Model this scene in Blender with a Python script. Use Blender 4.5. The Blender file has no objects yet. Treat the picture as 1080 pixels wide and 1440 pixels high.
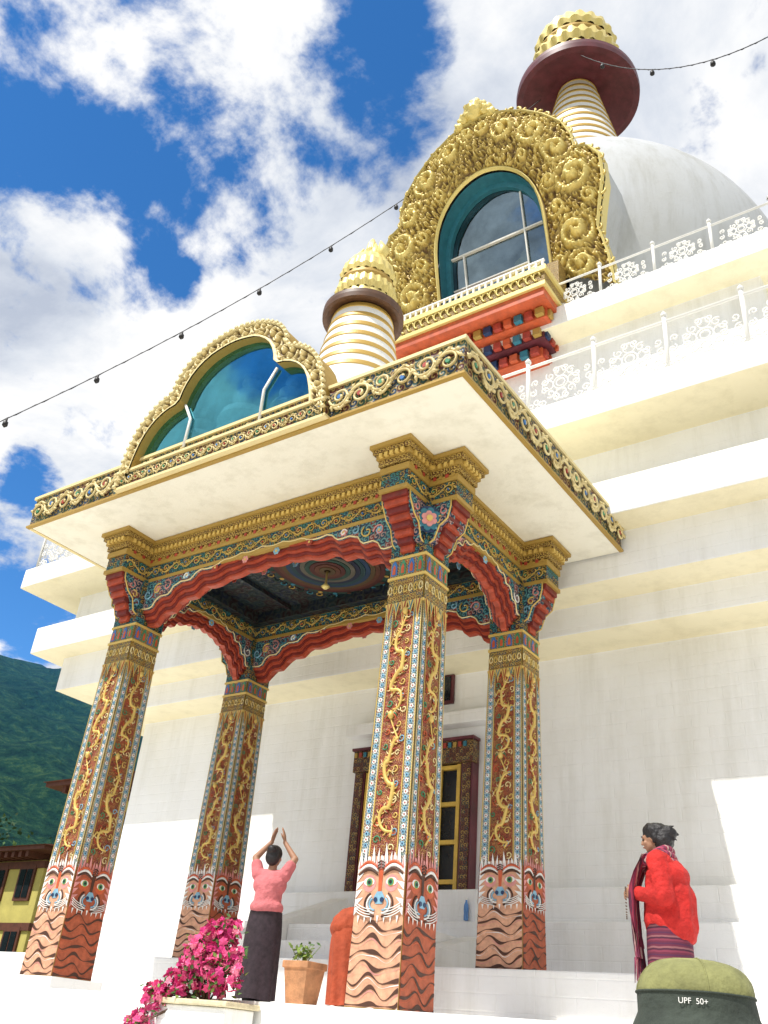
import bpy, math, random, bmesh
from mathutils import Vector, Matrix, noise
random.seed(7)
S=7.0; CZ=1.5
XC=-1.0175; YC=2.53
scene=bpy.context.scene
scene.view_settings.view_transform='Standard'
scene.view_settings.look='None'
scene.view_settings.exposure=0
# ------------------------------------------------------------ materials
MATS={}
def nm(name):
    m=bpy.data.materials.new(name); m.use_nodes=True
    nt=m.node_tree; return m,nt,nt.nodes['Principled BSDF']
def N(nt,t,**k):
    n=nt.nodes.new(t)
    for a,b in k.items(): setattr(n,a,b)
    return n
def c4(c): return (c[0],c[1],c[2],1)
def math_(nt,op,a,b=None,clamp=False):
    n=N(nt,'ShaderNodeMath',operation=op); n.use_clamp=clamp
    for i,x in enumerate((a,b)):
        if x is None: continue
        if isinstance(x,(int,float)): n.inputs[i].default_value=x
        else: nt.links.new(x,n.inputs[i])
    return n.outputs[0]
def mix(nt,f,a,b,bt='MIX'):
    n=N(nt,'ShaderNodeMix',data_type='RGBA',blend_type=bt)
    for i,x in ((0,f),(6,a),(7,b)):
        if isinstance(x,(int,float)): n.inputs[i].default_value=x
        elif isinstance(x,tuple): n.inputs[i].default_value=c4(x)
        else: nt.links.new(x,n.inputs[i])
    return n.outputs[2]
def noise_(nt,vec,scale,detail=4,rough=.55,dist=0,dim='3D'):
    n=N(nt,'ShaderNodeTexNoise',noise_dimensions=dim)
    n.inputs['Scale'].default_value=scale; n.inputs['Detail'].default_value=detail
    n.inputs['Roughness'].default_value=rough; n.inputs['Distortion'].default_value=dist
    if vec is not None: nt.links.new(vec,n.inputs['Vector'])
    return n.outputs['Fac']
def ramp(nt,f,stops,interp='LINEAR'):
    n=N(nt,'ShaderNodeValToRGB'); r=n.color_ramp; r.interpolation=interp
    while len(r.elements)<len(stops): r.elements.new(.5)
    for e,(p,c) in zip(r.elements,stops): e.position=p; e.color=c4(c)
    nt.links.new(f,n.inputs[0]); return n.outputs[0]
def bump(nt,b,h,strength,dist):
    n=N(nt,'ShaderNodeBump'); n.inputs['Strength'].default_value=strength; n.inputs['Distance'].default_value=dist
    nt.links.new(h,n.inputs['Height']); nt.links.new(n.outputs[0],b.inputs['Normal'])
def tint(c,k): return (min(1,c[0]*k),min(1,c[1]*k),min(1,c[2]*k))
def simple(name,col,rough=.6,metal=0,var=.2,vs=6,bs=0,bscale=60,bd=.01):
    m,nt,b=nm(name)
    tc=N(nt,'ShaderNodeTexCoord')
    f=noise_(nt,tc.outputs['Object'],vs,4,.65)
    col_=ramp(nt,f,[(.3,tint(col,1-var)),(.7,tint(col,1+var))])
    nt.links.new(col_,b.inputs['Base Color'])
    b.inputs['Roughness'].default_value=rough; b.inputs['Metallic'].default_value=metal
    if bs>0: bump(nt,b,noise_(nt,tc.outputs['Object'],bscale,4),bs,bd)
    MATS[name]=m; return m
def plaster(name,col,brick=True,dirt=.12):
    m,nt,b=nm(name)
    tc=N(nt,'ShaderNodeTexCoord')
    mp=N(nt,'ShaderNodeMapping'); mp.inputs['Scale'].default_value=(2.2,2.2,.22)
    nt.links.new(tc.outputs['Object'],mp.inputs[0])
    st=noise_(nt,mp.outputs[0],1.3,7,.7)
    pt=noise_(nt,tc.outputs['Object'],.7,5,.6)
    a=ramp(nt,st,[(.28,(col[0]*(1-dirt),col[1]*(1-dirt*1.05),col[2]*(1-dirt*1.25))),(.52,col)])
    d=ramp(nt,pt,[(.3,(.93,.92,.89)),(.54,(1,1,1))])
    nt.links.new(mix(nt,1.0,a,d,'MULTIPLY'),b.inputs['Base Color'])
    b.inputs['Roughness'].default_value=.75
    h=noise_(nt,tc.outputs['Object'],9,7,.7)
    if brick:
        br=N(nt,'ShaderNodeTexBrick'); br.inputs['Scale'].default_value=1
        br.inputs['Brick Width'].default_value=.42; br.inputs['Row Height'].default_value=.16
        br.inputs['Mortar Size'].default_value=.012; br.inputs['Mortar Smooth'].default_value=1
        br.inputs['Color1'].default_value=(1,1,1,1);br.inputs['Color2'].default_value=(.8,.8,.8,1);br.inputs['Mortar'].default_value=(.4,.4,.4,1)
        nt.links.new(tc.outputs['UV'],br.inputs['Vector'])
        h=math_(nt,'ADD',h,math_(nt,'MULTIPLY',br.outputs['Color'],.6))
    bump(nt,b,h,.6,.014)
    MATS[name]=m; return m
def scroll(name,pal,line,scale,K=13,rough=.5,bd=.006,thr=.5,rand=.35,line2=None):
    m,nt,b=nm(name)
    tc=N(nt,'ShaderNodeTexCoord')
    vm=N(nt,'ShaderNodeVectorMath',operation='SCALE'); vm.inputs['Scale'].default_value=scale
    nt.links.new(tc.outputs['UV'],vm.inputs[0])
    vo=N(nt,'ShaderNodeTexVoronoi',voronoi_dimensions='2D'); vo.inputs['Scale'].default_value=1
    vo.inputs['Randomness'].default_value=rand
    nt.links.new(vm.outputs[0],vo.inputs['Vector'])
    sb=N(nt,'ShaderNodeVectorMath',operation='SUBTRACT')
    nt.links.new(vm.outputs[0],sb.inputs[0]); nt.links.new(vo.outputs['Position'],sb.inputs[1])
    sp=N(nt,'ShaderNodeSeparateXYZ'); nt.links.new(sb.outputs[0],sp.inputs[0])
    th=math_(nt,'ARCTAN2',sp.outputs[1],sp.outputs[0])
    r=math_(nt,'MULTIPLY',vo.outputs['Distance'],K)
    h=math_(nt,'COSINE',math_(nt,'ADD',th,r))
    h=math_(nt,'ADD',math_(nt,'MULTIPLY',h,.5),.5)
    cs=N(nt,'ShaderNodeSeparateColor'); nt.links.new(vo.outputs['Color'],cs.inputs[0])
    n=len(pal)
    bg=ramp(nt,cs.outputs[0],[(i/n,p) for i,p in enumerate(pal)],'CONSTANT')
    msk=N(nt,'ShaderNodeMapRange'); msk.inputs[1].default_value=thr; msk.inputs[2].default_value=thr+.15
    nt.links.new(h,msk.inputs[0])
    ln=line
    if line2: ln=ramp(nt,cs.outputs[1],[(0,line),(.55,line2)],'CONSTANT')
    f=noise_(nt,tc.outputs['Object'],12,4,.7)
    col=mix(nt,msk.outputs[0],bg,ln)
    dd=ramp(nt,f,[(.3,(.62,.60,.54)),(.65,(1,1,1))])
    nt.links.new(mix(nt,1.0,col,dd,'MULTIPLY'),b.inputs['Base Color'])
    b.inputs['Roughness'].default_value=rough
    bump(nt,b,h,.8,bd)
    MATS[name]=m; return m
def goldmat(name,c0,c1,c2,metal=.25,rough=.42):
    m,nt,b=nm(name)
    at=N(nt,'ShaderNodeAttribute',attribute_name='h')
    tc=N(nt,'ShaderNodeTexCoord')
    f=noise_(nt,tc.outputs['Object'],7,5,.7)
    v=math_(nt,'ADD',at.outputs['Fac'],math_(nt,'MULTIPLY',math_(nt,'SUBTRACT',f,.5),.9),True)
    nt.links.new(ramp(nt,v,[(.05,c0),(.45,c1),(.9,c2)]),b.inputs['Base Color'])  # low relief goes dark brown: crevice occlusion painted into the gold
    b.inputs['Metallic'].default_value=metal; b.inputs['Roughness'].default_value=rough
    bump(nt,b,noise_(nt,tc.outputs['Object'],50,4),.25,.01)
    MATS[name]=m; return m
white=plaster('white_limewash',(.90,.90,.885),dirt=.13)
soffit_bounce=plaster('bounce_tinted_soffit',(.88,.81,.58),brick=False,dirt=.12)  # warm bounced light painted into the colour of the ledge undersides
slabM=plaster('slab_paint',(.90,.87,.74),brick=False,dirt=.16)
smoothwhite=plaster('white_plaster_smooth',(.82,.82,.81),brick=False,dirt=.2)
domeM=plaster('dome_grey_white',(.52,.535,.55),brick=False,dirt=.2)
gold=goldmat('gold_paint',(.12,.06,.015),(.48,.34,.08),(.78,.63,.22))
goldc=goldmat('gold_cream_paint',(.12,.07,.02),(.50,.38,.15),(.78,.65,.33),.1,.5)
goldd=goldmat('gold_dark',(.06,.03,.01),(.22,.13,.03),(.42,.27,.06),.2,.5)
goldb=goldmat('gold_band',(.10,.05,.01),(.34,.20,.035),(.50,.32,.07),.2,.45)
goldp=goldmat('gold_dragon',(.14,.06,.01),(.46,.29,.06),(.68,.48,.13),.2,.45)
red=simple('red_paint',(.36,.045,.025),.5,var=.35,vs=9)
redk=simple('red_step_dark',(.17,.020,.015),.5,var=.3,vs=12)
redl=simple('red_step_light',(.40,.062,.026),.5,var=.3,vs=12)
orange=simple('orange_red_paint',(.52,.095,.03),.5,var=.25)
maroon=simple('maroon_paint',(.11,.022,.03),.45,var=.35,vs=3)
umb=simple('umbrella_brown',(.10,.045,.02),.5,var=.35,vs=6)
teal=simple('teal_frame',(.03,.17,.23),.4)
navy=simple('navy_paint',(.012,.035,.10),.5)
blue=simple('blue_paint',(.04,.16,.42),.5)
skyb=simple('pale_blue_paint',(.22,.42,.55),.5)
green=simple('green_paint',(.05,.25,.12),.5)
pink=simple('pink_paint',(.66,.27,.25),.5)
wpaint=simple('white_paint',(.80,.79,.75),.5,var=.06)
black=simple('black_paint',(.012,.010,.010),.5)
brown=simple('stripe_brown',(.07,.025,.012),.6)
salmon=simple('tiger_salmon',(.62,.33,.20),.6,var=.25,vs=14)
tiger_shade=simple('tiger_side_shade',(.40,.09,.035),.6,var=.3,vs=14)  # shaded copy of the salmon, shade painted in for the side faces
yellow=simple('yellow_frame',(.62,.40,.06),.5)
darkglass=simple('dark_window',(.012,.016,.02),.12,var=.2)
cdg=[simple('ceil_%d'%i,tint(c,.55),.7) for i,c in enumerate([(.02,.07,.05),(.12,.07,.02),(.008,.015,.05),(.10,.015,.01),(.012,.05,.12),(.16,.14,.10),(.14,.04,.015),(.01,.06,.07)])]  # mandala colours scaled down: dim porch light painted into them
fasciaM=scroll('fascia_ground',[(.02,.07,.06),(.10,.02,.015),(.02,.05,.10),(.03,.08,.04)],(.42,.30,.10),10,12,thr=.6)
friezeM=scroll('painted_frieze',[(.006,.03,.07),(.01,.07,.09),(.07,.01,.012),(.01,.02,.07),(.01,.06,.03)],(.42,.27,.06),16,12,thr=.6,line2=(.05,.25,.26))
tealfl=scroll('teal_floral',[(.006,.04,.09),(.012,.07,.12),(.20,.03,.03),(.008,.03,.08)],(.12,.34,.36),13,11,thr=.55,line2=(.46,.30,.27))
goldscr=scroll('gold_scroll',[(.16,.07,.012),(.20,.09,.015),(.10,.03,.01)],(.60,.43,.11),18,12)
bandM=scroll('shaft_collar',[(.16,.03,.012),(.05,.08,.06),(.20,.09,.015),(.03,.04,.10)],(.58,.40,.10),24,12,thr=.45)
panelM=scroll('dragon_panel',[(.28,.03,.02),(.34,.045,.025),(.16,.015,.02),(.25,.05,.02)],(.56,.36,.09),30,12,thr=.70,line2=(.42,.16,.05))
borderM=scroll('floral_border',[(.03,.14,.30),(.05,.22,.34),(.26,.05,.04),(.03,.18,.16)],(.72,.71,.60),38,10,thr=.42,rand=.1)
doorM=scroll('door_carving',[(.07,.015,.012),(.05,.015,.015),(.02,.03,.04)],(.42,.26,.07),18,12,thr=.55,line2=(.18,.06,.025))
ceilM=scroll('painted_ceiling',[(.005,.011,.03),(.006,.022,.03),(.02,.006,.008)],(.03,.04,.035),6,12)  # near-black tones carry the porch shade in the colour
capM=scroll('capital_band',[(.03,.10,.25),(.40,.06,.03),(.02,.15,.12)],(.56,.38,.09),30,10,rand=.05)
def glass(name,col,fac):
    m=bpy.data.materials.new(name); m.use_nodes=True; nt=m.node_tree; nt.nodes.remove(nt.nodes['Principled BSDF'])
    out=nt.nodes['Material Output']
    tc=N(nt,'ShaderNodeTexCoord')
    f=noise_(nt,tc.outputs['Object'],1.4,5,.6)
    g=N(nt,'ShaderNodeBsdfGlossy'); g.inputs['Roughness'].default_value=.06
    nt.links.new(ramp(nt,f,[(.32,tint(col,.65)),(.68,tint(col,1.25))]),g.inputs['Color'])
    t=N(nt,'ShaderNodeBsdfTransparent'); t.inputs['Color'].default_value=c4((.35+col[0]*.6,.45+col[1]*.6,.5+col[2]*.6))
    bn=N(nt,'ShaderNodeBump'); bn.inputs['Strength'].default_value=.06; bn.inputs['Distance'].default_value=.05
    nt.links.new(noise_(nt,tc.outputs['Object'],1.6,2),bn.inputs['Height']); nt.links.new(bn.outputs[0],g.inputs['Normal'])
    mx=N(nt,'ShaderNodeMixShader'); mx.inputs[0].default_value=fac
    nt.links.new(t.outputs[0],mx.inputs[1]); nt.links.new(g.outputs[0],mx.inputs[2]); nt.links.new(mx.outputs[0],out.inputs['Surface'])
    return m
glassA=glass('blue_glass',(.13,.48,.58),.62)
glassB=glass('smoked_glass',(.26,.34,.38),.70)
# ------------------------------------------------------------ mesh builder
class MB:
    def __init__(s,unit=True): s.v=[];s.f=[];s.m=[];s.mats=[];s.sm=[];s.h=[];s.unit=unit
    def mi(s,mat):
        if mat not in s.mats: s.mats.append(mat)
        return s.mats.index(mat)
    def add(s,vs,fs,mat,smooth=False,h=None):
        o=len(s.v); s.v.extend([tuple(p) for p in vs]); s.h.extend(h if h else [1.0]*len(vs))
        k=s.mi(mat)
        for f in fs: s.f.append(tuple(i+o for i in f)); s.m.append(k); s.sm.append(smooth)
    def box(s,x0,x1,y0,y1,z0,z1,mat,bot=None):
        v=[(x0,y0,z0),(x1,y0,z0),(x1,y1,z0),(x0,y1,z0),(x0,y0,z1),(x1,y0,z1),(x1,y1,z1),(x0,y1,z1)]
        s.add(v,[(0,1,5,4),(1,2,6,5),(2,3,7,6),(3,0,4,7),(4,5,6,7)]+([] if bot else [(3,2,1,0)]),mat)
        if bot: s.add(v[:4],[(3,2,1,0)],bot)
    def tube(s,path,r,mat,n=6,closed=False,h=None):
        P=[Vector(p) for p in path]; L=len(P)
        R=r if isinstance(r,(list,tuple)) else [r]*L
        vs=[];nrm=None
        for i in range(L):
            a=P[(i-1)%L] if (closed or i>0) else P[i]; b=P[(i+1)%L] if (closed or i<L-1) else P[i]
            t=(b-a); t=t.normalized() if t.length>1e-9 else Vector((0,0,1))
            if nrm is None:
                nrm=t.orthogonal().normalized()
            nrm=(nrm-t*nrm.dot(t)); nrm=nrm.normalized() if nrm.length>1e-6 else t.orthogonal().normalized()
            bn=t.cross(nrm)
            for k in range(n):
                a_=2*math.pi*k/n; vs.append(P[i]+(nrm*math.cos(a_)+bn*math.sin(a_))*R[i])
        fs=[]
        for i in range(L if closed else L-1):
            j=(i+1)%L
            for k in range(n):
                k2=(k+1)%n; fs.append((i*n+k,i*n+k2,j*n+k2,j*n+k))
        if not closed: fs+= [tuple(range(n))[::-1], tuple((L-1)*n+k for k in range(n))]
        s.add(vs,fs,mat,True,[h]*len(vs) if h is not None else None)
    def lathe(s,cx,cy,prof,mats,n=48,rf=None,skip=None,smooth=True):
        for i in range(len(prof)-1):
            (r0,z0),(r1,z1)=prof[i],prof[i+1]
            mt=mats[i] if isinstance(mats,list) else mats
            vs=[];fs=[]
            for (r,z) in ((r0,z0),(r1,z1)):
                for k in range(n):
                    a=2*math.pi*k/n; rr=r*(rf(a,z) if rf else 1)
                    vs.append((cx+rr*math.cos(a),cy+rr*math.sin(a),z))
            for k in range(n):
                k2=(k+1)%n; f=(k,k2,n+k2,n+k)
                if skip:
                    c=[sum(vs[q][d] for q in f)/4 for d in range(3)]
                    if skip(c): continue
                fs.append(f)
            s.add(vs,fs,mt,smooth)
    def disc(s,c,nrm,r,mat,n=10,thick=0):
        nrm=Vector(nrm).normalized(); a=nrm.orthogonal().normalized(); b=nrm.cross(a); c=Vector(c)
        vs=[c+(a*math.cos(2*math.pi*k/n)+b*math.sin(2*math.pi*k/n))*r for k in range(n)]
        s.add(vs,[tuple(range(n))],mat)
        if thick:
            vs2=[p+nrm*0 for p in vs]+[p-nrm*thick for p in vs]
            s.add(vs2,[(k,(k+1)%n,n+(k+1)%n,n+k) for k in range(n)],mat)
    def obj(s,name,parent=None,bevel=0,weld=False):
        me=bpy.data.meshes.new(name)
        vs=[(p[0]*S,p[1]*S,p[2]*S+CZ) for p in s.v] if s.unit else s.v
        me.from_pydata(vs,[],s.f); me.validate(clean_customdata=False)
        for m in s.mats: me.materials.append(m)
        if len(me.polygons)==len(s.f):
            me.polygons.foreach_set('material_index',s.m); me.polygons.foreach_set('use_smooth',s.sm)
        at=me.attributes.new('h','FLOAT','POINT'); at.data.foreach_set('value',s.h)
        uv=me.uv_layers.new(name='UVMap'); co=me.vertices
        for p in me.polygons:
            n=p.normal; ax=max(range(3),key=lambda i:abs(n[i]))
            for li in p.loop_indices:
                c=co[me.loops[li].vertex_index].co
                uv.data[li].uv=(c[1],c[2]) if ax==0 else ((c[0],c[2]) if ax==1 else (c[0],c[1]))
        o=bpy.data.objects.new(name,me); scene.collection.objects.link(o)
        if parent: o.parent=parent
        if weld or bevel:
            w=o.modifiers.new('w','WELD'); w.merge_threshold=.0005
        if bevel:
            bv=o.modifiers.new('b','BEVEL'); bv.width=bevel; bv.segments=2; bv.limit_method='ANGLE'
        me.update(); return o
def empty(name,loc=(0,0,0),rz=0):
    e=bpy.data.objects.new(name,None); scene.collection.objects.link(e)
    e.location=loc; e.rotation_euler=(0,0,rz); e.empty_display_size=.3; return e
def hsh(i,j,k=0):
    x=math.sin(i*127.1+j*311.7+k*74.7)*43758.5453; return x-math.floor(x)
def curl(u,v,K=10):
    iu,iv=math.floor(u),math.floor(v); best=9;bb=None
    for di in (-1,0,1):
        for dj in (-1,0,1):
            a,b=iu+di,iv+dj
            px=a+.5+(hsh(a,b)-.5)*.6; py=b+.5+(hsh(a,b,1)-.5)*.6
            d=(u-px)**2+(v-py)**2
            if d<best: best=d;bb=(px,py,a,b)
    r=math.sqrt(best); th=math.atan2(v-bb[1],u-bb[0]); sg=1 if hsh(bb[2],bb[3],2)>.5 else -1
    return (.5+.5*math.cos(th*sg+r*K))*(1-.45*min(1,r*1.2))+ (.35 if r<.14 else 0)
def resample(pl,n):
    d=[0]
    for a,b in zip(pl,pl[1:]): d.append(d[-1]+math.dist(a,b))
    out=[];j=0
    for i in range(n):
        t=d[-1]*i/(n-1)
        while j<len(pl)-2 and d[j+1]<t: j+=1
        f=(t-d[j])/max(1e-9,d[j+1]-d[j]); out.append(tuple(pl[j][k]+(pl[j+1][k]-pl[j][k])*f for k in range(len(pl[0]))))
    return out
def mirror(half):
    return [(-x,z) for x,z in half]+[(x,z) for x,z in half[::-1] if x>1e-6]
def smoothpl(pl,it=2):
    for _ in range(it):
        q=[pl[0]]
        for a,b in zip(pl,pl[1:]):
            q+=[(a[0]*.75+b[0]*.25,a[1]*.75+b[1]*.25),(a[0]*.25+b[0]*.75,a[1]*.25+b[1]*.75)]
        q.append(pl[-1]); pl=q
    return pl
# ------------------------------------------------------------ stupa building
stupa=empty('buddhist_stupa')
prof=[(1.25,-.2144),(1.25,.115),(1.01,.115),(1.01,.21),(.97,.21),(.97,.27),(.93,.27),(.93,.71),(1.03,.71),(1.03,.767),
(1.11,.767),(1.11,.86),(1.175,.86),(1.175,.936),(1.11,.936),(1.11,1.046),(1.23,1.046),(1.23,1.105),(.75,1.105),(.75,1.70),
(.83,1.70),(.83,1.765),(.62,1.765),(.62,1.90),(.3,1.90)]
b=MB()
for i in range(len(prof)-1):
    (h0,z0),(h1,z1)=prof[i],prof[i+1]
    vs=[]
    for h,z in ((h0,z0),(h1,z1)):
        vs+=[(XC-h,YC-h,z),(XC+h,YC-h,z),(XC+h,YC+h,z),(XC-h,YC+h,z)]
    fs=[(k,(k+1)%4,4+(k+1)%4,4+k) for k in range(4)]
    b.add(vs,fs, soffit_bounce if (z0==z1 and h1>h0) else white)
b.obj('tiered_walls',stupa,bevel=.018)
# dome
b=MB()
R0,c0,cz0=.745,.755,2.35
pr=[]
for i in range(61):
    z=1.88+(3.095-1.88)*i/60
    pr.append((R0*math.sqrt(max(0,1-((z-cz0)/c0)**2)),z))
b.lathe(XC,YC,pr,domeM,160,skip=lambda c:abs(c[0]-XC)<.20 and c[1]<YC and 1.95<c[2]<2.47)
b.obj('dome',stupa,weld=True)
b=MB()
b.lathe(XC,YC,[(.34,3.00),(.34,3.09),(.29,3.09),(.29,3.13),(.25,3.13),(.25,3.17),(.0,3.17)],smoothwhite,48,smooth=False)
def rings(b,cx,cy,z0,z1,r0,r1,n,seg=48):
    dz=(z1-z0)/n
    for i in range(n):
        za=z0+dz*i; rr=lambda z:r0+(r1-r0)*(z-z0)/(z1-z0)
        zb=za+dz*.55; zc_=za+dz
        b.lathe(cx,cy,[(rr(za),za),(rr(zb),zb)],wpaint,seg)
        q=dz*.05
        b.lathe(cx,cy,[(rr(zb),zb),(rr(zb)+q,zb+dz*.05),(rr(zc_)+q,zc_-dz*.08),(rr(zc_),zc_)],goldb,seg)
rings(b,XC,YC,3.17,3.90,.235,.085,13)
def crownrf(k,amp): return lambda a,z: 1+amp*(abs(math.sin(a*k/2+z*30))-.5)
def finial(b,cx,cy,zd,rd,sc,dm,cr=.70,dz=.055):
    b.lathe(cx,cy,[(rd*.28,zd+.03*sc),(rd*.55,zd+.006*sc),(rd*.90,zd-.02*sc),(rd,zd-.022*sc),(rd*1.01,zd+.005*sc),(rd,zd+.03*sc)],dm,64)
    b.lathe(cx,cy,[(rd,zd+.03*sc),(rd*.9,zd+.05*sc),(rd*.4,zd+.09*sc)],dm,64)
    z=zd+dz*sc; r=rd*cr
    b.lathe(cx,cy,[(r*.8,z-.02*sc),(r*.95,z),(r*1.02,z+.02*sc),(r*.98,z+.05*sc)],gold,64,rf=crownrf(16,.05))
    b.lathe(cx,cy,[(r*.98,z+.05*sc),(r*1.06,z+.09*sc),(r*1.0,z+.14*sc),(r*.93,z+.15*sc)],gold,96,rf=crownrf(24,.12))
    b.lathe(cx,cy,[(r*.93,z+.15*sc),(r*.97,z+.17*sc),(r*.92,z+.20*sc)],goldd,64)
    b.lathe(cx,cy,[(r*.92,z+.20*sc),(r*.98,z+.23*sc),(r*.9,z+.29*sc),(r*.66,z+.36*sc),(r*.35,z+.41*sc),(r*.16,z+.44*sc),(r*.2,z+.47*sc),(r*.16,z+.52*sc),(.004,z+.56*sc)],gold,96,rf=crownrf(20,.10))
finial(b,XC,YC,3.86,.278,1.0,maroon,.71,.12)
b.obj('spire',stupa,weld=False)
# ------------------------------------------------------------ niche on the dome
b=MB()
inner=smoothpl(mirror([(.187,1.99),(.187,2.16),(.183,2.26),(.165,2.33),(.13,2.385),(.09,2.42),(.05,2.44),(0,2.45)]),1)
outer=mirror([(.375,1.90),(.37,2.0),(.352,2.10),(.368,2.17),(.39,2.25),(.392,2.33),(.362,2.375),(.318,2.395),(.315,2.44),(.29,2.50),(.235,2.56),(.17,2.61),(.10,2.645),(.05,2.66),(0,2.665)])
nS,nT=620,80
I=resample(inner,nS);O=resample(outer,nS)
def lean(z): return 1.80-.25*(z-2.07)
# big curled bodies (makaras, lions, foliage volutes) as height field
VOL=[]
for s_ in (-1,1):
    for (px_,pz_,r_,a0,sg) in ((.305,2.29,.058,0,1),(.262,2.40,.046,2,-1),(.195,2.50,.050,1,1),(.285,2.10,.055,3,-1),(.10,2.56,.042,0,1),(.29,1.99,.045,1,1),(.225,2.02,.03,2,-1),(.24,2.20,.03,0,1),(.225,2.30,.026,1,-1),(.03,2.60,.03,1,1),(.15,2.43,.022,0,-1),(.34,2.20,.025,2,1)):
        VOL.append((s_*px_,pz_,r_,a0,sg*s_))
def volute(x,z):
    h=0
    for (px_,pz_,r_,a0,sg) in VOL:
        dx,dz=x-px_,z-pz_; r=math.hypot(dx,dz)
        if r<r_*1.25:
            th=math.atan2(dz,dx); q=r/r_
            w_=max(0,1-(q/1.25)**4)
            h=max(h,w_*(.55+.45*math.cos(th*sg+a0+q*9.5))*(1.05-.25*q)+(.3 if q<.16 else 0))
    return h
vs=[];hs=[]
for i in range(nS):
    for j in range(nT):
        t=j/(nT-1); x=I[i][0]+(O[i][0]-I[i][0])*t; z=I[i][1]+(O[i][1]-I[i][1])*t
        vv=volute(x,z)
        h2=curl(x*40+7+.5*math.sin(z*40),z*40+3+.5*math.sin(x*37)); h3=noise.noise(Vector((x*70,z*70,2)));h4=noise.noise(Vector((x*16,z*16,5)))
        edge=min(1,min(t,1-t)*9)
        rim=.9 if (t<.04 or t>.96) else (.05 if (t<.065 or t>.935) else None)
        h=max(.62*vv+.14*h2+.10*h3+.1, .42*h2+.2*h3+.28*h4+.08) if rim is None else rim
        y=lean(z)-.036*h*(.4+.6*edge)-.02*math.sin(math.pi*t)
        vs.append((XC+x,y,z)); hs.append(max(0,min(1,h*1.35-.02)))  # relief height drives the painted crevice shading
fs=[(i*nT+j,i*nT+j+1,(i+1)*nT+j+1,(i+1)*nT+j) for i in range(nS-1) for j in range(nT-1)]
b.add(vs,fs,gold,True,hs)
def wall_strip(b,pl,y0f,y1f,mat,cx=XC):
    vs=[]
    for x,z in pl: vs+=[(cx+x,y0f(z),z),(cx+x,y1f(z),z)]
    b.add(vs,[(2*i,2*i+1,2*i+3,2*i+2) for i in range(len(pl)-1)],mat,True)
wall_strip(b,O,lambda z:lean(z)-.005,lambda z:lean(z)+.035,gold)
O2=[(x*.985,z-.004) for x,z in O]
wall_strip(b,O2,lambda z:lean(z)+.03,lambda z:2.05,domeM)
for i in range(0,nS,9):
    x,z=O[i]
    if z<1.95: continue
    pth=[];dx,dz=x,(z-2.25); L=math.hypot(dx,dz); dx/=L;dz/=L
    sg=1 if i%2 else -1; sz=.009+.007*hsh(i,3)
    for k in range(8):
        a=k*.62*sg+hsh(i,1)*2; rr=sz*(1-k*.09)
        pth.append((XC+x-dx*.006+rr*math.cos(a),lean(z)-.012,z-dz*.006+rr*math.sin(a)))
    b.tube(pth,.0042,gold,5,h=.55)
for (dx,dz,r) in [(0,.03,.042),(-.04,.02,.024),(.04,.02,.024),(0,.072,.024),(-.024,.06,.016),(.024,.06,.016),(-.06,-.005,.018),(.06,-.005,.018)]:
    z=2.665+dz
    b.lathe(XC+dx,lean(2.7),[(.001,z-r)]+[(r*math.sin(math.pi*q/10),z-r*math.cos(math.pi*q/10)) for q in range(1,10)]+[(.001,z+r)],gold,28,rf=lambda a,z_:1+.16*math.sin(a*5+z_*160))
b.obj('golden_niche_frame',stupa)
b=MB()
wall_strip(b,I[::4],lambda z:lean(z)-.004,lambda z:lean(z)+.10,teal)
GP=I[::10]+[(.187,1.99)]
b.add([(XC+x,lean(z)+.055,z) for x,z in GP],[tuple(range(len(GP)))],glassB)
wall_strip(b,I[::4],lambda z:lean(z)+.101,lambda z:2.16,navy)
b.add([(XC+x,2.16,z) for x,z in GP],[tuple(range(len(GP)))],navy)
b.add([(XC-.187,1.75,1.992),(XC+.187,1.75,1.992),(XC+.187,2.16,1.992),(XC-.187,2.16,1.992)],[(0,1,2,3)],maroon)
sx,sy=XC+.075,1.875
b.lathe(sx,sy,[(.055,2.00),(.06,2.03),(.045,2.045),(.06,2.06),(.055,2.085),(.03,2.10),(.034,2.14),(.042,2.165),(.014,2.18),(.013,2.187),(.022,2.20),(.022,2.215),(.012,2.23),(.006,2.245),(.0005,2.25)],gold,20)
b.tube([(sx-.04,sy,2.16),(sx-.055,sy-.02,2.12),(sx-.02,sy-.05,2.09)],[.014,.012,.010],gold,8); b.tube([(sx+.04,sy,2.16),(sx+.055,sy-.02,2.12),(sx+.03,sy-.05,2.075)],[.014,.012,.010],gold,8)
def offset_strip(b,pl,w,yf,mat,cx=XC,c=(0,2.2),th=.01):
    vs=[]
    for x,z in pl:
        L=math.hypot(x-c[0],z-c[1]); k=(L-w)/L
        xi,zi=c[0]+(x-c[0])*k,c[1]+(z-c[1])*k
        vs+=[(cx+x,yf(z),z),(cx+xi,yf(zi),zi),(cx+xi,yf(zi)+th,zi)]
    fs=[]
    for i in range(len(pl)-1):
        a=3*i; fs+=[(a,a+1,a+4,a+3),(a+1,a+2,a+5,a+4)]
    b.add(vs,fs,mat)
offset_strip(b,I[::4],.018,lambda z:lean(z)+.038,teal,th=.016)
def leanbar(x0,x1,z0,z1,mat,o=.045):
    vs=[(XC+x0,lean(z0)+o,z0),(XC+x1,lean(z0)+o,z0),(XC+x1,lean(z1)+o,z1),(XC+x0,lean(z1)+o,z1)]
    v2=[(v[0],v[1]+.009,v[2]) for v in vs]
    b.add(vs+v2,[(0,1,2,3),(0,4,5,1),(1,5,6,2),(2,6,7,3),(3,7,4,0)],mat)
leanbar(-.187,.187,1.99,2.03,teal,.041)
leanbar(-.167,.167,2.245,2.250,wpaint)
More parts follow.
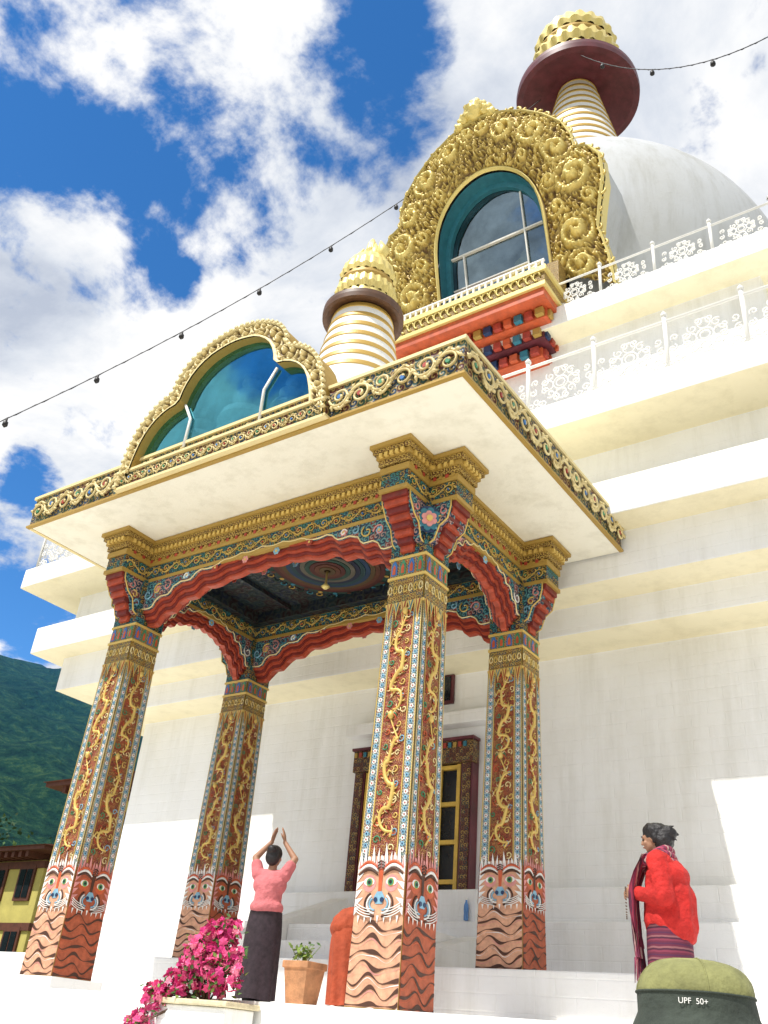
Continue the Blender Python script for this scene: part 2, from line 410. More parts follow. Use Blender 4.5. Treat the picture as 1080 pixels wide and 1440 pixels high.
leanbar(.098,.103,2.03,2.385,wpaint,.0455); leanbar(-.122,-.1175,2.03,2.244,wpaint,.046)
leanbar(-.167,.097,2.13,2.134,wpaint,.0465)
b.obj('niche_window',stupa)
# balcony under niche
b=MB()
b.box(XC-.255,XC+.255,1.615,1.86,1.785,1.83,goldscr)
b.box(XC-.262,XC+.262,1.607,1.86,1.822,1.838,gold)
b.box(XC-.258,XC+.258,1.611,1.86,1.772,1.7849,gold)
b.box(XC-.25,XC+.25,1.62,1.82,1.745,1.7719,orange)
b.box(XC-.250,XC+.250,1.72,1.86,1.84,1.895,goldscr)
b.box(XC-.240,XC+.240,1.74,1.79,1.896,1.985,goldscr)
for i in range(22):
    x=XC-.245+i*.49/22
    b.tube([(x+.011+.010*math.cos(a),1.612,1.808+.015*math.sin(a)) for a in [q*.7 for q in range(8)]],.0028,gold,5)
pal=[teal,red,goldd,navy,red,orange]
for r_,(yy,zz,hw) in enumerate([(1.655,1.715,.235),(1.69,1.68,.21),(1.72,1.645,.19)]):
    n=int(hw*2/.03)
    b.box(XC-hw,XC+hw,yy+.014,1.80,zz,zz+.0295,orange if r_%2==0 else maroon)
    for i in range(n):
        x=XC-hw+i*2*hw/n
        b.box(x+.003,x+2*hw/n-.006,yy,yy+.03,zz+.004,zz+.026,pal[(i+r_)%6])
    m_=int((1.78-yy)/.03)
    for i in range(m_):
        b.box(XC+hw-.012,XC+hw+.008,yy+.02+i*.03,yy+.04+i*.03,zz+.004,zz+.026,pal[(i+r_+2)%6])
for i in range(27):
    x=XC-.25+i*.5/26; b.box(x-.003,x+.003,1.613,1.619,1.838,1.862,wpaint)
b.box(XC-.255,XC+.255,1.612,1.62,1.862,1.867,wpaint)
b.obj('niche_balcony',stupa)
# ------------------------------------------------------------ railings
def railing(h,z,hh,sp,name):
    b=MB(); inset=.02
    H=h-inset
    def seg(P0,P1):
        P0=Vector(P0);P1=Vector(P1); L=(P1-P0).length; n=round(L/sp); d=(P1-P0)/n; u=d.normalized()
        up=Vector((0,0,1))
        for i in range(n+1):
            p=P0+d*i; b.tube([p+up*0,p+up*(hh+.012)],.0045,wpaint,6)
            b.tube([p+up*(hh+.012),p+up*(hh+.017),p+up*(hh+.026)],[.006,.007,.001],wpaint,6)
        b.tube([P0+up*hh,P1+up*hh],.0035,wpaint,6)
        b.tube([P0+up*.012,P1+up*.012],.0028,wpaint,6)
        def ring(c,r,t=.0017,a0=0,a1=2*math.pi,k=14):
            pts=[c+u*(r*math.cos(a0+(a1-a0)*q/k))+up*(r*math.sin(a0+(a1-a0)*q/k)) for q in range(k if a1-a0>6.2 else k+1)]
            b.tube(pts,t,wpaint,4,closed=(a1-a0>6.2))
        def spir(c,r,a0,sg,t=.0017):
            pts=[]
            for q in range(16):
                rr=r*(1-q/19); a=a0+sg*q*.5; pts.append(c+u*(rr*math.cos(a))+up*(rr*math.sin(a)))
            b.tube(pts,t,wpaint,4)
        for i in range(n):
            c=P0+d*(i+.5)+up*(hh*.5); q=hh/.137
            ring(c,.010*q); ring(c,.017*q)
            for k in range(4):
                a=math.pi/2*k; cc=c+u*(.030*q*math.cos(a))+up*(.030*q*math.sin(a)); ring(cc,.013*q)
                for s_ in (-1,1):
                    spir(cc+u*(.014*q*math.cos(a+s_*1.0))+up*(.014*q*math.sin(a+s_*1.0)),.0095*q,a+math.pi,s_)
                a2=a+math.pi/4; spir(c+u*(.034*q*math.cos(a2))+up*(.034*q*math.sin(a2)),.011*q,a2,1)
            for s_ in (-1,1):
                for e,(ox,oz) in enumerate([(.052,-.035),(.060,-.008),(.050,-.052),(.038,-.046),(.055,.018),(.064,-.045)]):
                    spir(c+u*(s_*ox*min(1,q*1.1))+up*(oz*q),.0095*q,e,s_)
    seg((XC-H,YC-H,z),(XC+H,YC-H,z)); seg((XC-H,YC+H*.4,z),(XC-H,YC-H,z)); seg((XC+H,YC-H,z),(XC+H,YC+H*.4,z))
    return b.obj(name)
railing(1.23,1.105,.125,.1415,'ornamental_railing')
railing(.83,1.765,.10,.1415,'ornamental_railing')
# ------------------------------------------------------------ porch
porch=empty('entrance_porch')
SX0,SX1,SY0,SY1,SZ0,SZ1=-1.487,-.525,.8455,1.415,.815,.880
b=MB()
b.box(SX0,SX1,SY0,SY1,SZ0,SZ1,slabM)
b.obj('roof_slab',porch,bevel=.01)
b=MB()
b.box(SX0-.004,SX1+.004,SY0-.004,SY0-.0005,SZ0+.002,SZ1,fasciaM)
b.box(SX1+.0005,SX1+.0038,SY0-.0005,SY1,SZ0+.002,SZ1,fasciaM)
b.box(SX0-.0038,SX0-.0005,SY0-.0005,SY1,SZ0+.002,SZ1,fasciaM)
for z0,z1 in ((SZ0-.001,SZ0+.003),(SZ1-.003,SZ1+.003)):
    b.box(SX0-.008,SX1+.008,SY0-.008,SY0,z0,z1,goldd if z0<.85 else goldc)
    b.box(SX1,SX1+.0075,SY0,SY1,z0,z1,goldd if z0<.85 else goldc)
    b.box(SX0-.0075,SX0,SY0,SY1,z0,z1,goldc)
def vine(b,O_,u,nrm,L,H,mat,n,off=.004,tk=.82):
    O_=Vector(O_);u=Vector(u);nrm=Vector(nrm);up=Vector((0,0,1)); w=L/n
    def P(a,c,e=0): return O_+u*a+up*c+nrm*(off+e)
    pts=[P(L*i/(n*12),.30*H*math.sin(math.pi*i/12)) for i in range(n*12+1)]
    b.tube(pts,H*.045*tk,mat,6,h=.85)
    for i in range(n):
        sg=1 if i%2==0 else -1; jr=.85+.25*hsh(i,7)
        cx,cz=(i+.5)*w,-sg*.06*H
        r0=min(w*.48,H*.38)*jr; pts=[];rs=[]
        for q in range(26):
            t=q/25; a=sg*(math.pi*.9)-sg*t*2*math.pi*(1.35+.3*hsh(i,9)); r=r0*(1-t*.86)
            pts.append(P(cx+r*math.cos(a),cz+r*math.sin(a)*.95,.001)); rs.append(H*(.052-.018*t)*tk if q<22 else H*.055*tk)
        b.tube(pts,rs,mat,6,h=.5+.5*hsh(i,4))
        for e in range(5):
            a=sg*(.3+e*.7); p0=(cx+r0*math.cos(a),cz+r0*math.sin(a)); p1=(cx+r0*1.42*math.cos(a-.35*sg),cz+r0*1.36*math.sin(a-.35*sg))
            if abs(p1[1])<.47*H: b.tube([P(*p0),P((p0[0]+p1[0])/2,(p0[1]+p1[1])/2,.002),P(*p1)],[H*.04,H*.05,H*.012],mat,5,h=.7)
        b.disc(P(cx,cz,.003),nrm,H*.07,[green,blue,red][i%3],8,.003)
HH=SZ1-SZ0; zc=(SZ0+SZ1)/2
vine(b,(SX0,SY0-.004,zc),(1,0,0),(0,-1,0),SX1-SX0,HH*.92,goldc,25)
vine(b,(SX1+.004,SY0,zc),(0,1,0),(1,0,0),SY1-SY0,HH*.92,goldc,15)
vine(b,(SX0-.004,SY0,zc),(0,1,0),(-1,0,0),SY1-SY0,HH*.92,goldc,15)
b.obj('carved_fascia',porch)
# glass case arch
XA=-.992
outA=smoothpl(mirror([(.235,.822),(.230,.87),(.217,.925),(.192,.965),(.162,.988),(.135,.996),(.130,1.025),(.108,1.058),(.07,1.08),(.035,1.09),(0,1.094)]),1)
inA=smoothpl(mirror([(.205,.853),(.202,.875),(.190,.915),(.170,.943),(.143,.960),(.112,.966),(.106,.997),(.088,1.028),(.058,1.050),(.028,1.058),(0,1.061)]),1)
n2,t2=420,22
Oa=resample(outA,n2);Ia=resample(inA,n2)
b=MB();vs=[];hs=[]
YA=.832
for i in range(n2):
    for j in range(t2):
        t=j/(t2-1);x=Ia[i][0]+(Oa[i][0]-Ia[i][0])*t;z=Ia[i][1]+(Oa[i][1]-Ia[i][1])*t
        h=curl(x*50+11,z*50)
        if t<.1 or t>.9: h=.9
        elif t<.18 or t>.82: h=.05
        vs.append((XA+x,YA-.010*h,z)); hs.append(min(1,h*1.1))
b.add(vs,[(i*t2+j,i*t2+j+1,(i+1)*t2+j+1,(i+1)*t2+j) for i in range(n2-1) for j in range(t2-1)],goldc,True,hs)
wall_strip(b,Oa,lambda z:YA-.006,lambda z:.87,goldd,XA); wall_strip(b,Ia,lambda z:YA-.006,lambda z:.850,goldd,XA)
b.box(XA-.235,XA+.235,YA-.001,SY0+.01,.822,.853,fasciaM)
vine(b,(XA-.232,YA-.001,.836),(1,0,0),(0,-1,0),.464,.027,goldc,26,.001)
b.box(XA-.235,XA+.235,YA-.006,SY0+.01,.8505,.8555,goldc)
b.box(XA-.238,XA+.238,YA-.005,SY0+.011,.8165,.8215,goldc)
for i in range(0,n2,7):
    x,z=Oa[i]; b.tube([(XA+x,YA-.010,z),(XA+x,YA-.003,z+.001)],[.0040,.003],goldc,6,h=.8)
b.obj('arched_case_frame',porch)
b=MB()
gl=Ia[::7]
b.add([(XA+x,.842,z) for x,z in gl],[tuple(range(len(gl)))],glassA)
for s_ in (-1,1):
    b.tube([(XA+s_*.088,.838,.853),(XA+s_*.086,.838,.93),(XA+s_*.108,.838,.968)],.0028,wpaint,6)
b.tube([(XA-.20,.838,.8575),(XA+.20,.838,.8575)],.0022,wpaint,6)
b.obj('case_glass',porch)
b=MB(); Ov=[(x*.96,.82+(z-.82)*.97) for x,z in Oa[::6]]
wall_strip(b,Ov,lambda z:.86,lambda z:1.08,smoothwhite,XA)
b.add([(XA+x,1.08,z) for x,z in Ov],[tuple(range(len(Ov)))[::-1]],smoothwhite)
b.obj('case_vault',porch)
b=MB()
stone=simple('pale_stone',(.72,.70,.66),.7)
for (dx,dy,sc_,mt) in ((-.01,.90,1.05,stone),(.10,.89,.7,stone),(-.11,.89,.75,stone)):
    z0_=.882; X_=XA+dx
    b.lathe(X_,dy,[(.045*sc_,z0_),(.05*sc_,z0_+.02*sc_),(.035*sc_,z0_+.03*sc_),(.05*sc_,z0_+.045*sc_),(.045*sc_,z0_+.06*sc_),(.026*sc_,z0_+.07*sc_),(.032*sc_,z0_+.10*sc_),(.012*sc_,z0_+.115*sc_),(.020*sc_,z0_+.13*sc_),(.016*sc_,z0_+.145*sc_),(.0005,z0_+.155*sc_)],mt,20)
b.obj('case_statues',porch)
# small stupa on porch roof
b=MB(); cx,cy=XC+.0,1.20
b.box(cx-.14,cx+.14,cy-.11,cy+.16,.880,.95,smoothwhite)
b.lathe(cx,cy,[(.12,.95),(.135,1.02),(.14,1.10),(.13,1.17),(.11,1.205),(.0,1.21)],smoothwhite,48)
rings(b,cx,cy,1.200,1.418,.102,.068,7,48)
finial(b,cx,cy,1.425,.092,.42,umb,.72,.06)
zz=1.575
b.lathe(cx,cy,[(.02,zz-.01),(.035,zz+.005),(.03,zz+.02),(.012,zz+.03)],gold,24)
for a in (-1.0,-.35,.35,1.0):
    pts=[(cx+.026*math.sin(a*1.2)+.0,cy,zz+.02),(cx+.043*math.sin(a*1.2),cy-.004,zz+.05),(cx+.030*math.sin(a*1.0),cy,zz+.092)]
    b.tube(pts,[.010,.015,.002],gold,8)
b.obj('small_stupa_finial',porch)
# beams
PXL,PXR,PYF,PYB=-1.335,-.70,1.03,1.343
def lbox(b,axis,fx,a0,a1,half,z0,z1,mat):
    if axis=='x': b.box(a0,a1,fx-half,fx+half,z0,z1,mat)
    else: b.box(fx-half,fx+half,a0,a1,z0,z1,mat)
AC=[(0,.650),(.10,.652),(.13,.666),(.24,.672),(.27,.686),(.42,.692),(.46,.702),(.66,.706),(.7,.712),(1,.716)]
def arch(s):
    t=min(s,1-s)*2
    for (a,za),(c,zb_) in zip(AC,AC[1:]):
        if t<=c: return za+(zb_-za)*(t-a)/(c-a)-.004*abs(math.sin(t*math.pi*6))
    return .716
b=MB(); orn=MB()
beams=[('x',PYF,PXL-.075,PXR+.075,PXL,PXR,0),('x',PYB,PXL-.075,PXR+.075,PXL,PXR,0),
       ('y',PXL,PYF-.085,PYB+.055,PYF,PYB,.0013),('y',PXR,PYF-.085,PYB+.055,PYF,PYB,.0013)]
for ax,fx,a0,a1,c0_,c1_,dz in beams:
    lbox(b,ax,fx,a0,a1,.0245,.735+dz,.772+dz,friezeM)
    lbox(b,ax,fx,a0-.003,a1+.003,.0272,.765+dz,.776+dz,goldd)
    lbox(b,ax,fx,a0-.003,a1+.003,.0262,.731+dz,.738+dz,goldd)
    lbox(b,ax,fx,a0-.006,a1+.006,.0285,.779+dz,.790+dz,goldscr)
    lbox(b,ax,fx,a0-.010,a1+.010,.0310,.790+dz,.798+dz,goldd)
    lbox(b,ax,fx,a0-.015,a1+.015,.0350,.7985+dz,.8065+dz,goldscr)
    lbox(b,ax,fx,a0-.020,a1+.020,.0385,.8065+dz,.8135+dz,goldd)
    n=int((a1-a0)/.011)
    for i in range(n):
        a=a0+(i+.2)*(a1-a0)/n
        lbox(b,ax,fx,a,a+.006,.0340,.7905+dz,.7980+dz,goldp)
        lbox(b,ax,fx,a,a+.006,.0282,.7725+dz,.7785+dz,[goldd,red][i%2])
    for s_,ae in ((-1,a0),(1,a1)):
        for i in range(5):
            q=fx-.020+i*.010
            if ax=='x': b.box(ae+s_*.009-.006,ae+s_*.009+.006,q-.003,q+.003,.7905+dz,.7975+dz,goldp)
            else: b.box(q-.003,q+.003,ae+s_*.009-.006,ae+s_*.009+.006,.7905+dz,.7975+dz,goldp)
    e0,e1=c0_+.028,c1_-.028; n=96
    for k,(half,mt) in enumerate([(.0055,redl),(.0095,redk),(.0135,redl),(.0175,redk),(.0212,redl),(.0252,tealfl)]):
        ls=k*.0050
        for sgn in (-1,1):
            vs=[]
            for i in range(n+1):
                s=i/n; a=e0+(e1-e0)*s; zb=arch(s)+ls
                for (hh_,z_) in ((sgn*half,.7345),(sgn*half,zb),(0,zb)):
                    vs.append((a,fx+hh_,z_) if ax=='x' else (fx+hh_,a,z_))
            fs=[]
            for i in range(n):
                q=3*i; fs+=[(q,q+1,q+4,q+3),(q+1,q+2,q+5,q+4)]
            b.add(vs,fs,mt)
    for sgn in (-1,1):
        pts=[]
        for i in range(n+1):
            s=i/n; a=e0+(e1-e0)*s; z_=arch(s)+.0262; y_=fx+sgn*.0257
            pts.append((a,y_,z_) if ax=='x' else (y_,a,z_))
        orn.tube(pts,.0013,goldc,4)
        nf=int((e1-e0)/.024)
        for i in range(nf):
            s=(i+.5)/nf; a=e0+(e1-e0)*s; lo=arch(s)+.029; hi=.731; zm=(lo+hi)/2; q=min(.012,(hi-lo)*.45)
            if q<.002: continue
            pts=[]
            for k in range(11):
                rr=q*(1-k*.075); an=k*.62*(1 if i%2 else -1)+i
                pts.append((a+rr*math.cos(an),fx+sgn*.0262,zm+rr*math.sin(an)) if ax=='x' else (fx+sgn*.0262,a+rr*math.cos(an),zm+rr*math.sin(an)))
            orn.tube(pts,.0014,[skyb,goldp,pink,teal,wpaint][i%5],4)
        nf=int((e1-e0)/.07)
        for i in range(nf):
            s=(i+.5)/nf; a=e0+(e1-e0)*s; z_=min(.724,(arch(s)+.026+.735)/2)
            for q in range(6):
                an=q*math.pi/3; ra=.0045
                c=(a+ra*math.cos(an),fx+sgn*.0262,z_+ra*math.sin(an)) if ax=='x' else (fx+sgn*.0262,a+ra*math.cos(an),z_+ra*math.sin(an))
                orn.disc(c,(0,sgn,0) if ax=='x' else (sgn,0,0),.0027,[pink,skyb,red][i%3],7,.001)
            c=(a,fx+sgn*.0268,z_) if ax=='x' else (fx+sgn*.0268,a,z_)
            orn.disc(c,(0,sgn,0) if ax=='x' else (sgn,0,0),.0024,goldp,7,.001)
        L=a1-a0
        if ax=='x': vine(orn,(a0,fx+sgn*.0245,.752),(1,0,0),(0,sgn,0),L,.024,goldp,int(L/.027),.0008,.75)
        else: vine(orn,(fx+sgn*.0245,a0,.752),(0,1,0),(sgn,0,0),L,.024,goldp,int(L/.027),.0008,.75)
    for s_,ac,ae in ((-1,c0_,a0),(1,c1_,a1)):
        reach=abs(ae-ac)
        for k in range(8):
            e=.029+(reach-.031)*((k+1)/8)**.85; z0=.650+k*.0102; hf=.011+.0016*k
            lo,hi=(ac-e,ac) if s_<0 else (ac,ac+e)
            lbox(b,ax,fx,lo,hi,hf+dz*.3,z0+dz,z0+.0100+dz,redl if k%2==0 else redk)
        for sgn in (-1,1):
            poly=[(.02,.652),(.040,.662),(.048,.684),(.062,.694),(.075,.714),(.078,.727),(.02,.727)]
            vs=[]
            for (e,z_) in poly:
                e=min(e,reach-.008); a=ac+s_*e; y_=fx+sgn*.0248
                vs.append((a,y_,z_+.006) if ax=='x' else (y_,a,z_+.006))
            vs2=[(v[0],fx+(v[1]-fx)*.3,v[2]) if ax=='x' else (fx+(v[0]-fx)*.3,v[1],v[2]) for v in vs]
            b.add(vs+vs2,[tuple(range(7))]+[(i,(i+1)%7,7+(i+1)%7,7+i) for i in range(7)],tealfl)
            orn.tube([((ac+s_*min(e,reach-.008),fx+sgn*.0255,z_+.006) if ax=='x' else (fx+sgn*.0255,ac+s_*min(e,reach-.008),z_+.006)) for e,z_ in poly[:6]],.0013,goldp,4)
            for k in range(3):
                cc=(.036+.010*k,.685+.015*k); pts=[]
                for j in range(9):
                    rr=.008*(1-j*.09); an=j*.7+k
                    p=(ac+s_*(cc[0]+rr*math.cos(an)),cc[1]+rr*math.sin(an)); pts.append((p[0],fx+sgn*.0255,p[1]) if ax=='x' else (fx+sgn*.0255,p[0],p[1]))
                orn.tube(pts,.0013,[skyb,goldp,pink][k],4)
b.obj('bracketed_beams',porch)
orn.obj('beam_ornament',porch)
b=MB()
for px,sx in ((PXL,-1),(PXR,1)):
    for py,sy in ((PYF,-1),(PYB,1)):
        b.box(px-.032,px+.032,py-.032,py+.032,.642,.7345,friezeM)
        nrm=Vector((sx,sy,-.2)).normalized(); c=Vector((px+sx*.035,py+sy*.035,.700))
        a=nrm.orthogonal().normalized(); bb=nrm.cross(a)
        b.disc(c-nrm*.001,nrm,.022,navy,14,.012)
        for rr,nn,rd,mt in ((.0135,8,.0058,teal),(.008,6,.0048,pink),(0,1,.005,goldp)):
            for q in range(nn):
                an=2*math.pi*q/nn; b.disc(c+(a*math.cos(an)+bb*math.sin(an))*rr+nrm*(.016-rr)*.4,nrm,rd,mt,8,.006)
b.obj('corner_bosses',porch)
# ceiling
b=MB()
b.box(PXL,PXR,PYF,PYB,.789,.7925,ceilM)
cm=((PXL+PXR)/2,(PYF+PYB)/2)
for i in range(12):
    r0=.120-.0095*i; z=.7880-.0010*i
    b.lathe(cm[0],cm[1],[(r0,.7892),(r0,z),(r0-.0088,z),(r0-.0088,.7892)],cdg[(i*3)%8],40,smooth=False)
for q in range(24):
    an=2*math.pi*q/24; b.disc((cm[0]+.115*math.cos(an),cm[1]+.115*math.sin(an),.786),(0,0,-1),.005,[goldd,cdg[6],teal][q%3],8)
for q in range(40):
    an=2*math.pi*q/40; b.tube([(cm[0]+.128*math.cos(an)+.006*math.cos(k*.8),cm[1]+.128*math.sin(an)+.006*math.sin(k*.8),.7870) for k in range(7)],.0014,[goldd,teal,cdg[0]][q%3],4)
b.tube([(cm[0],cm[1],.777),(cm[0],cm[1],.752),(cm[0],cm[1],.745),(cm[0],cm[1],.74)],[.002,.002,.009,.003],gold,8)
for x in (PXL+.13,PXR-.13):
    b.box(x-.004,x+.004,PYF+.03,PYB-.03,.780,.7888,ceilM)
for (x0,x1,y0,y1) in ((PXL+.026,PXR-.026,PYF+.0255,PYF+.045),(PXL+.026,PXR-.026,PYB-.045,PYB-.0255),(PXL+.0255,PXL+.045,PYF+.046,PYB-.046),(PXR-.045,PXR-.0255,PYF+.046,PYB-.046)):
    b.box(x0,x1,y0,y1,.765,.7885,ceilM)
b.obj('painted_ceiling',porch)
# ------------------------------------------------------------ pillars
def pillar(cx,cy,z0,z1,hb=.0385,ht=.0305):
    root=empty('painted_pillar'); b=MB()
    Hc=z1-z0
    def w(v): return hb+(ht-hb)*v
    def P(f,u,v,o=0):
        q=w(v); z=z0+Hc*v
        return [(cx+u*q,cy-q-o,z),(cx+q+o,cy+u*q,z),(cx-u*q,cy+q+o,z),(cx-q-o,cy-u*q,z)][f]
    NR=[(0,-1,0),(1,0,0),(0,1,0),(-1,0,0)]
    vs=[]
    for v in (0,1):
        q=w(v); z=z0+Hc*v; vs+=[(cx-q,cy-q,z),(cx+q,cy-q,z),(cx+q,cy+q,z),(cx-q,cy+q,z)]
    b.add(vs,[(0,1,5,4),(1,2,6,5),(2,3,7,6),(3,0,4,7),(4,5,6,7)],goldd)
    for f in range(4):
        rnd=random.Random(int(cx*100)*7+int(cy*50)+f)
        def patch(pl,mat,o): b.add([P(f,u,v,o) for u,v in pl],[tuple(range(len(pl)))],mat)
        def ribbon(pl,ws,mat,o):
            vs=[];n=len(pl)
            for i,(u,v) in enumerate(pl):
                vs+=[P(f,u,v-ws[i]/2,o),P(f,u,v+ws[i]/2,o)]
            b.add(vs,[(2*i,2*i+2,2*i+3,2*i+1) for i in range(n-1)],mat)
        def dsc(u,v,r,mat,o,n=9): b.disc(P(f,u,v,o),NR[f],r,mat,n,.0005)
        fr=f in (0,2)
        base=salmon if fr else tiger_shade  # side faces take deeper colours with their shade painted in
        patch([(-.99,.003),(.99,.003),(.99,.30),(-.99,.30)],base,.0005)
        for k in range(7):
            v0=.004+.0235*k; ph=rnd.random()*2
            pl=[];ws=[]
            for i in range(31):
                t=i/30; u=-.98+1.96*t
                v=v0+.008*math.cos(u*math.pi*1.5+ph)+.004*math.sin(u*7+k*1.7)
                pl.append((u,max(.006,v))); ws.append((.0062+.0040*math.sin(u*5+ph*3+k))*(.75+.25*math.cos(u*6)))
            ribbon(pl,ws,brown,.0011)
            ribbon([(p[0],p[1]-.0075) for p in pl],[q*.22 for q in ws],(pink if k%2 else wpaint) if fr else orange,.0010)
        patch([(-.99,.172),(-.6,.165),(0,.158),(.6,.165),(.99,.172),(.99,.262),(.55,.272),(0,.262),(-.55,.272),(-.99,.262)],base,.0013)
        for s_ in (-1,1):
            patch([(s_*.46+.28*math.cos(q*.5236),.230+.017*math.sin(q*.5236)) for q in range(12)],pink if fr else orange,.0016)
            patch([(s_*.46+.22*math.cos(q*.5236),.230+.0085*math.sin(q*.5236)+.003) for q in range(12)],wpaint,.0021)
            dsc(s_*.44,.232,.0050,yellow,.0025,12);dsc(s_*.44,.232,.0042,green,.0029,12);dsc(s_*.44,.232,.0022,black,.0034,8)
            for j in range(3):
                pts=[P(f,s_*(.12+.80*t),.246+.007*j+.012*math.sin(math.pi*t),.002) for t in [i/9 for i in range(10)]]
                b.tube(pts,[(.0008+.0014*math.sin(math.pi*i/9)) for i in range(10)],[brown,wpaint,orange][j],6)
            for j in range(3):
                pts=[P(f,s_*(.15+(.22+.10*j)*math.sin(t*2.6)),.190-(.012+.006*j)*math.cos(t*2.6),.002) for t in [i/9 for i in range(10)]]
                b.tube(pts,.0013,[skyb,wpaint,brown][j],5)
            dsc(s_*.13,.198,.0030,navy,.0030,8)
            for j in range(6):
                v=.168+.016*j
                patch([(s_*.98,v),(s_*.98,v+.015),(s_*(.72-.06*(j%2)),v+.019)][::s_],wpaint if fr else pink,.0021)
            for j in range(4):
                pts=[P(f,s_*(.28+.62*t),.180-.005*j+.012*t*t,.003) for t in [i/5 for i in range(6)]]
                b.tube(pts,.0007,wpaint,4)
        patch([(-.14,.190),(.14,.190),(.22,.203),(.10,.214),(-.10,.214),(-.22,.203)],skyb,.0020)
        patch([(-.06,.212),(.06,.212),(.10,.262),(-.10,.262)],orange if fr else brown,.0019)
        for j in range(7):
            u=-.80+.26*j; patch([(u-.03,.168),(u+.07,.168),(u+.02,.154)],wpaint,.0022)
        for j in range(11):
            u=-.99+j*.18; tp=.298+.014*math.sin(j*2.3+cx*9)
            patch([(u,.262),(u+.18,.262),(u+.15,.282),(u+.08+.05*math.sin(j*2.),tp)],wpaint if fr else pink,.0022)
            patch([(u+.04,.258),(u+.14,.258),(u+.08,.280)],pink if fr else orange,.0026)
        for k in range(3):
            pts=[P(f,-.14+.28*(i/6),.262+.006*k-.004*abs(i-3)/3,.0030) for i in range(7)]
            b.tube(pts,.0009,brown,4)
        patch([(-.56,.285),(.56,.285),(.56,.87),(-.56,.87)],panelM,.0008)
        for s_ in (-1,1):
            e=sorted((s_*.62,s_*.99)); patch([(e[0],.27),(e[1],.27),(e[1],.875),(e[0],.875)],borderM,.0008)
            for uu in (.585,.975):
                e0,e1=s_*uu-.018,s_*uu+.018; patch([(e0,.285),(e1,.285),(e1,.875),(e0,.875)],goldp,.0018)
            n=48
            for i in range(n):
                v=.295+(.575)*i/n
                for q in range(5):
                    an=q*1.2566+i; dsc(s_*.79+.055*math.cos(an),v+.0032*math.sin(an),.0015,[wpaint,skyb][i%2],.0019,5)
                dsc(s_*.79,v,.0012,[red,navy][i%2],.0026,6)
        for (va,vb,ph,dr) in ((.315,.575,rnd.random()*2,1),(.60,.845,1.8+rnd.random(),-1)):
            n=84;pts=[];rs=[]
            for i in range(n):
                t=i/(n-1); u=dr*(.27*math.sin(t*math.pi*5.2+ph+.8*math.sin(t*5))*(1-.25*t)+.05*math.sin(t*31))
                v=va+(vb-va)*(t+.03*math.sin(t*math.pi*5.2*2+ph))
                pts.append(P(f,u,v,.0022)); rs.append(.0008+.0024*math.sin(math.pi*min(1,t*.85+.12))**1.2)
            b.tube(pts,rs,goldp,6)
            for i in range(2,n-4,2):
                a=Vector(pts[i]); d=(Vector(pts[i+1])-Vector(pts[i-1])).normalized(); side=d.cross(Vector(NR[f]))
                for sg in (-1,1):
                    b.tube([a,a+side*sg*.0045+d*.001,a+side*sg*.0068+d*.004],[.0013,.0009,.0003],[goldp,orange,goldc,red][(i//2)%4],4)
            for i in (14,28,44,58,70):
                a=Vector(pts[i]); sg=1 if i%4==0 else -1
                d=Vector(P(f,.35*sg,0))-Vector(P(f,0,0)); e=a+d*.7+Vector((0,0,.006*sg))
                b.tube([a,(a+e)/2+Vector((0,0,.006)),e],[.0020,.0016,.0009],goldp,5)
                for c_ in (-1,0,1): b.tube([e,e+Vector((0,0,.005*c_+.001))+d*.25],[.0009,.0003],goldc,4)
            h_=Vector(pts[-1])
            b.tube([h_,h_+Vector((0,0,.003)),h_+Vector((0,0,.008)),h_+Vector((0,0,.012))],[.002,.0046,.0042,.0015],goldp,8)
            for sg in (-1,1):
                d=(Vector(P(f,.18*sg,0))-Vector(P(f,0,0)))
                for m_ in range(3): b.tube([h_+Vector((0,0,.004+.003*m_)),h_+d+Vector((0,0,.012-.004*m_)),h_+d*1.5+Vector((0,0,.008-.006*m_))],[.0012,.0009,.0003],[goldc,green,orange][m_],4)
        for i in range(34):
            u=(-1 if i%2 else 1)*rnd.uniform(.22,.47); v=.300+.0168*i; pts=[]; sz=rnd.uniform(.004,.0065); a0=rnd.random()*6
            for q in range(9):
                rr=sz*(1-q/11); a=a0+q*.8; pts.append(P(f,u+rr*math.cos(a)/.034,v+rr*math.sin(a)/Hc,.0016))
            b.tube(pts,.0009,[goldc,green,skyb,orange,goldp,red][i%6],4)
        patch([(-.99,.872),(.99,.872),(.99,.945),(-.99,.945)],bandM,.0014)
        for j in range(5):
            u=-.99+j*.396; L=.075 if j%2==0 else .045
            for w_,mt,o in ((.198,goldp,.0026),(.130,[red,teal][j%2],.0031),(.075,goldp,.0036)):
                cu_=u+.198; patch([(cu_-w_,.874),(cu_+w_,.874),(cu_+w_*.55,.874-L*.35*w_/.198),(cu_+w_*.25,.874-L*.62*w_/.198),(cu_,.874-L*w_/.198),(cu_-w_*.25,.874-L*.62*w_/.198),(cu_-w_*.55,.874-L*.35*w_/.198)],mt,o)
        for j in range(7):
            pts=[P(f,-.86+.287*j+.10*math.cos(k*.75),.910+.013*math.sin(k*.75)*(1-k*.05),.002) for k in range(9)]
            b.tube(pts,.0011,[goldc,goldp][j%2],4)
        patch([(-.99,.945),(.99,.945),(.99,.999),(-.99,.999)],capM,.0014)
        for j in range(4):
            u=-.75+j*.5; patch([(u-.17,.952),(u+.17,.952),(u+.17,.975),(u+.1,.988),(u,.994),(u-.1,.988),(u-.17,.975)],[blue,green][j%2],.0022)
            patch([(u-.09,.955),(u+.09,.955),(u+.09,.973),(u,.983),(u-.09,.973)],orange,.0027)
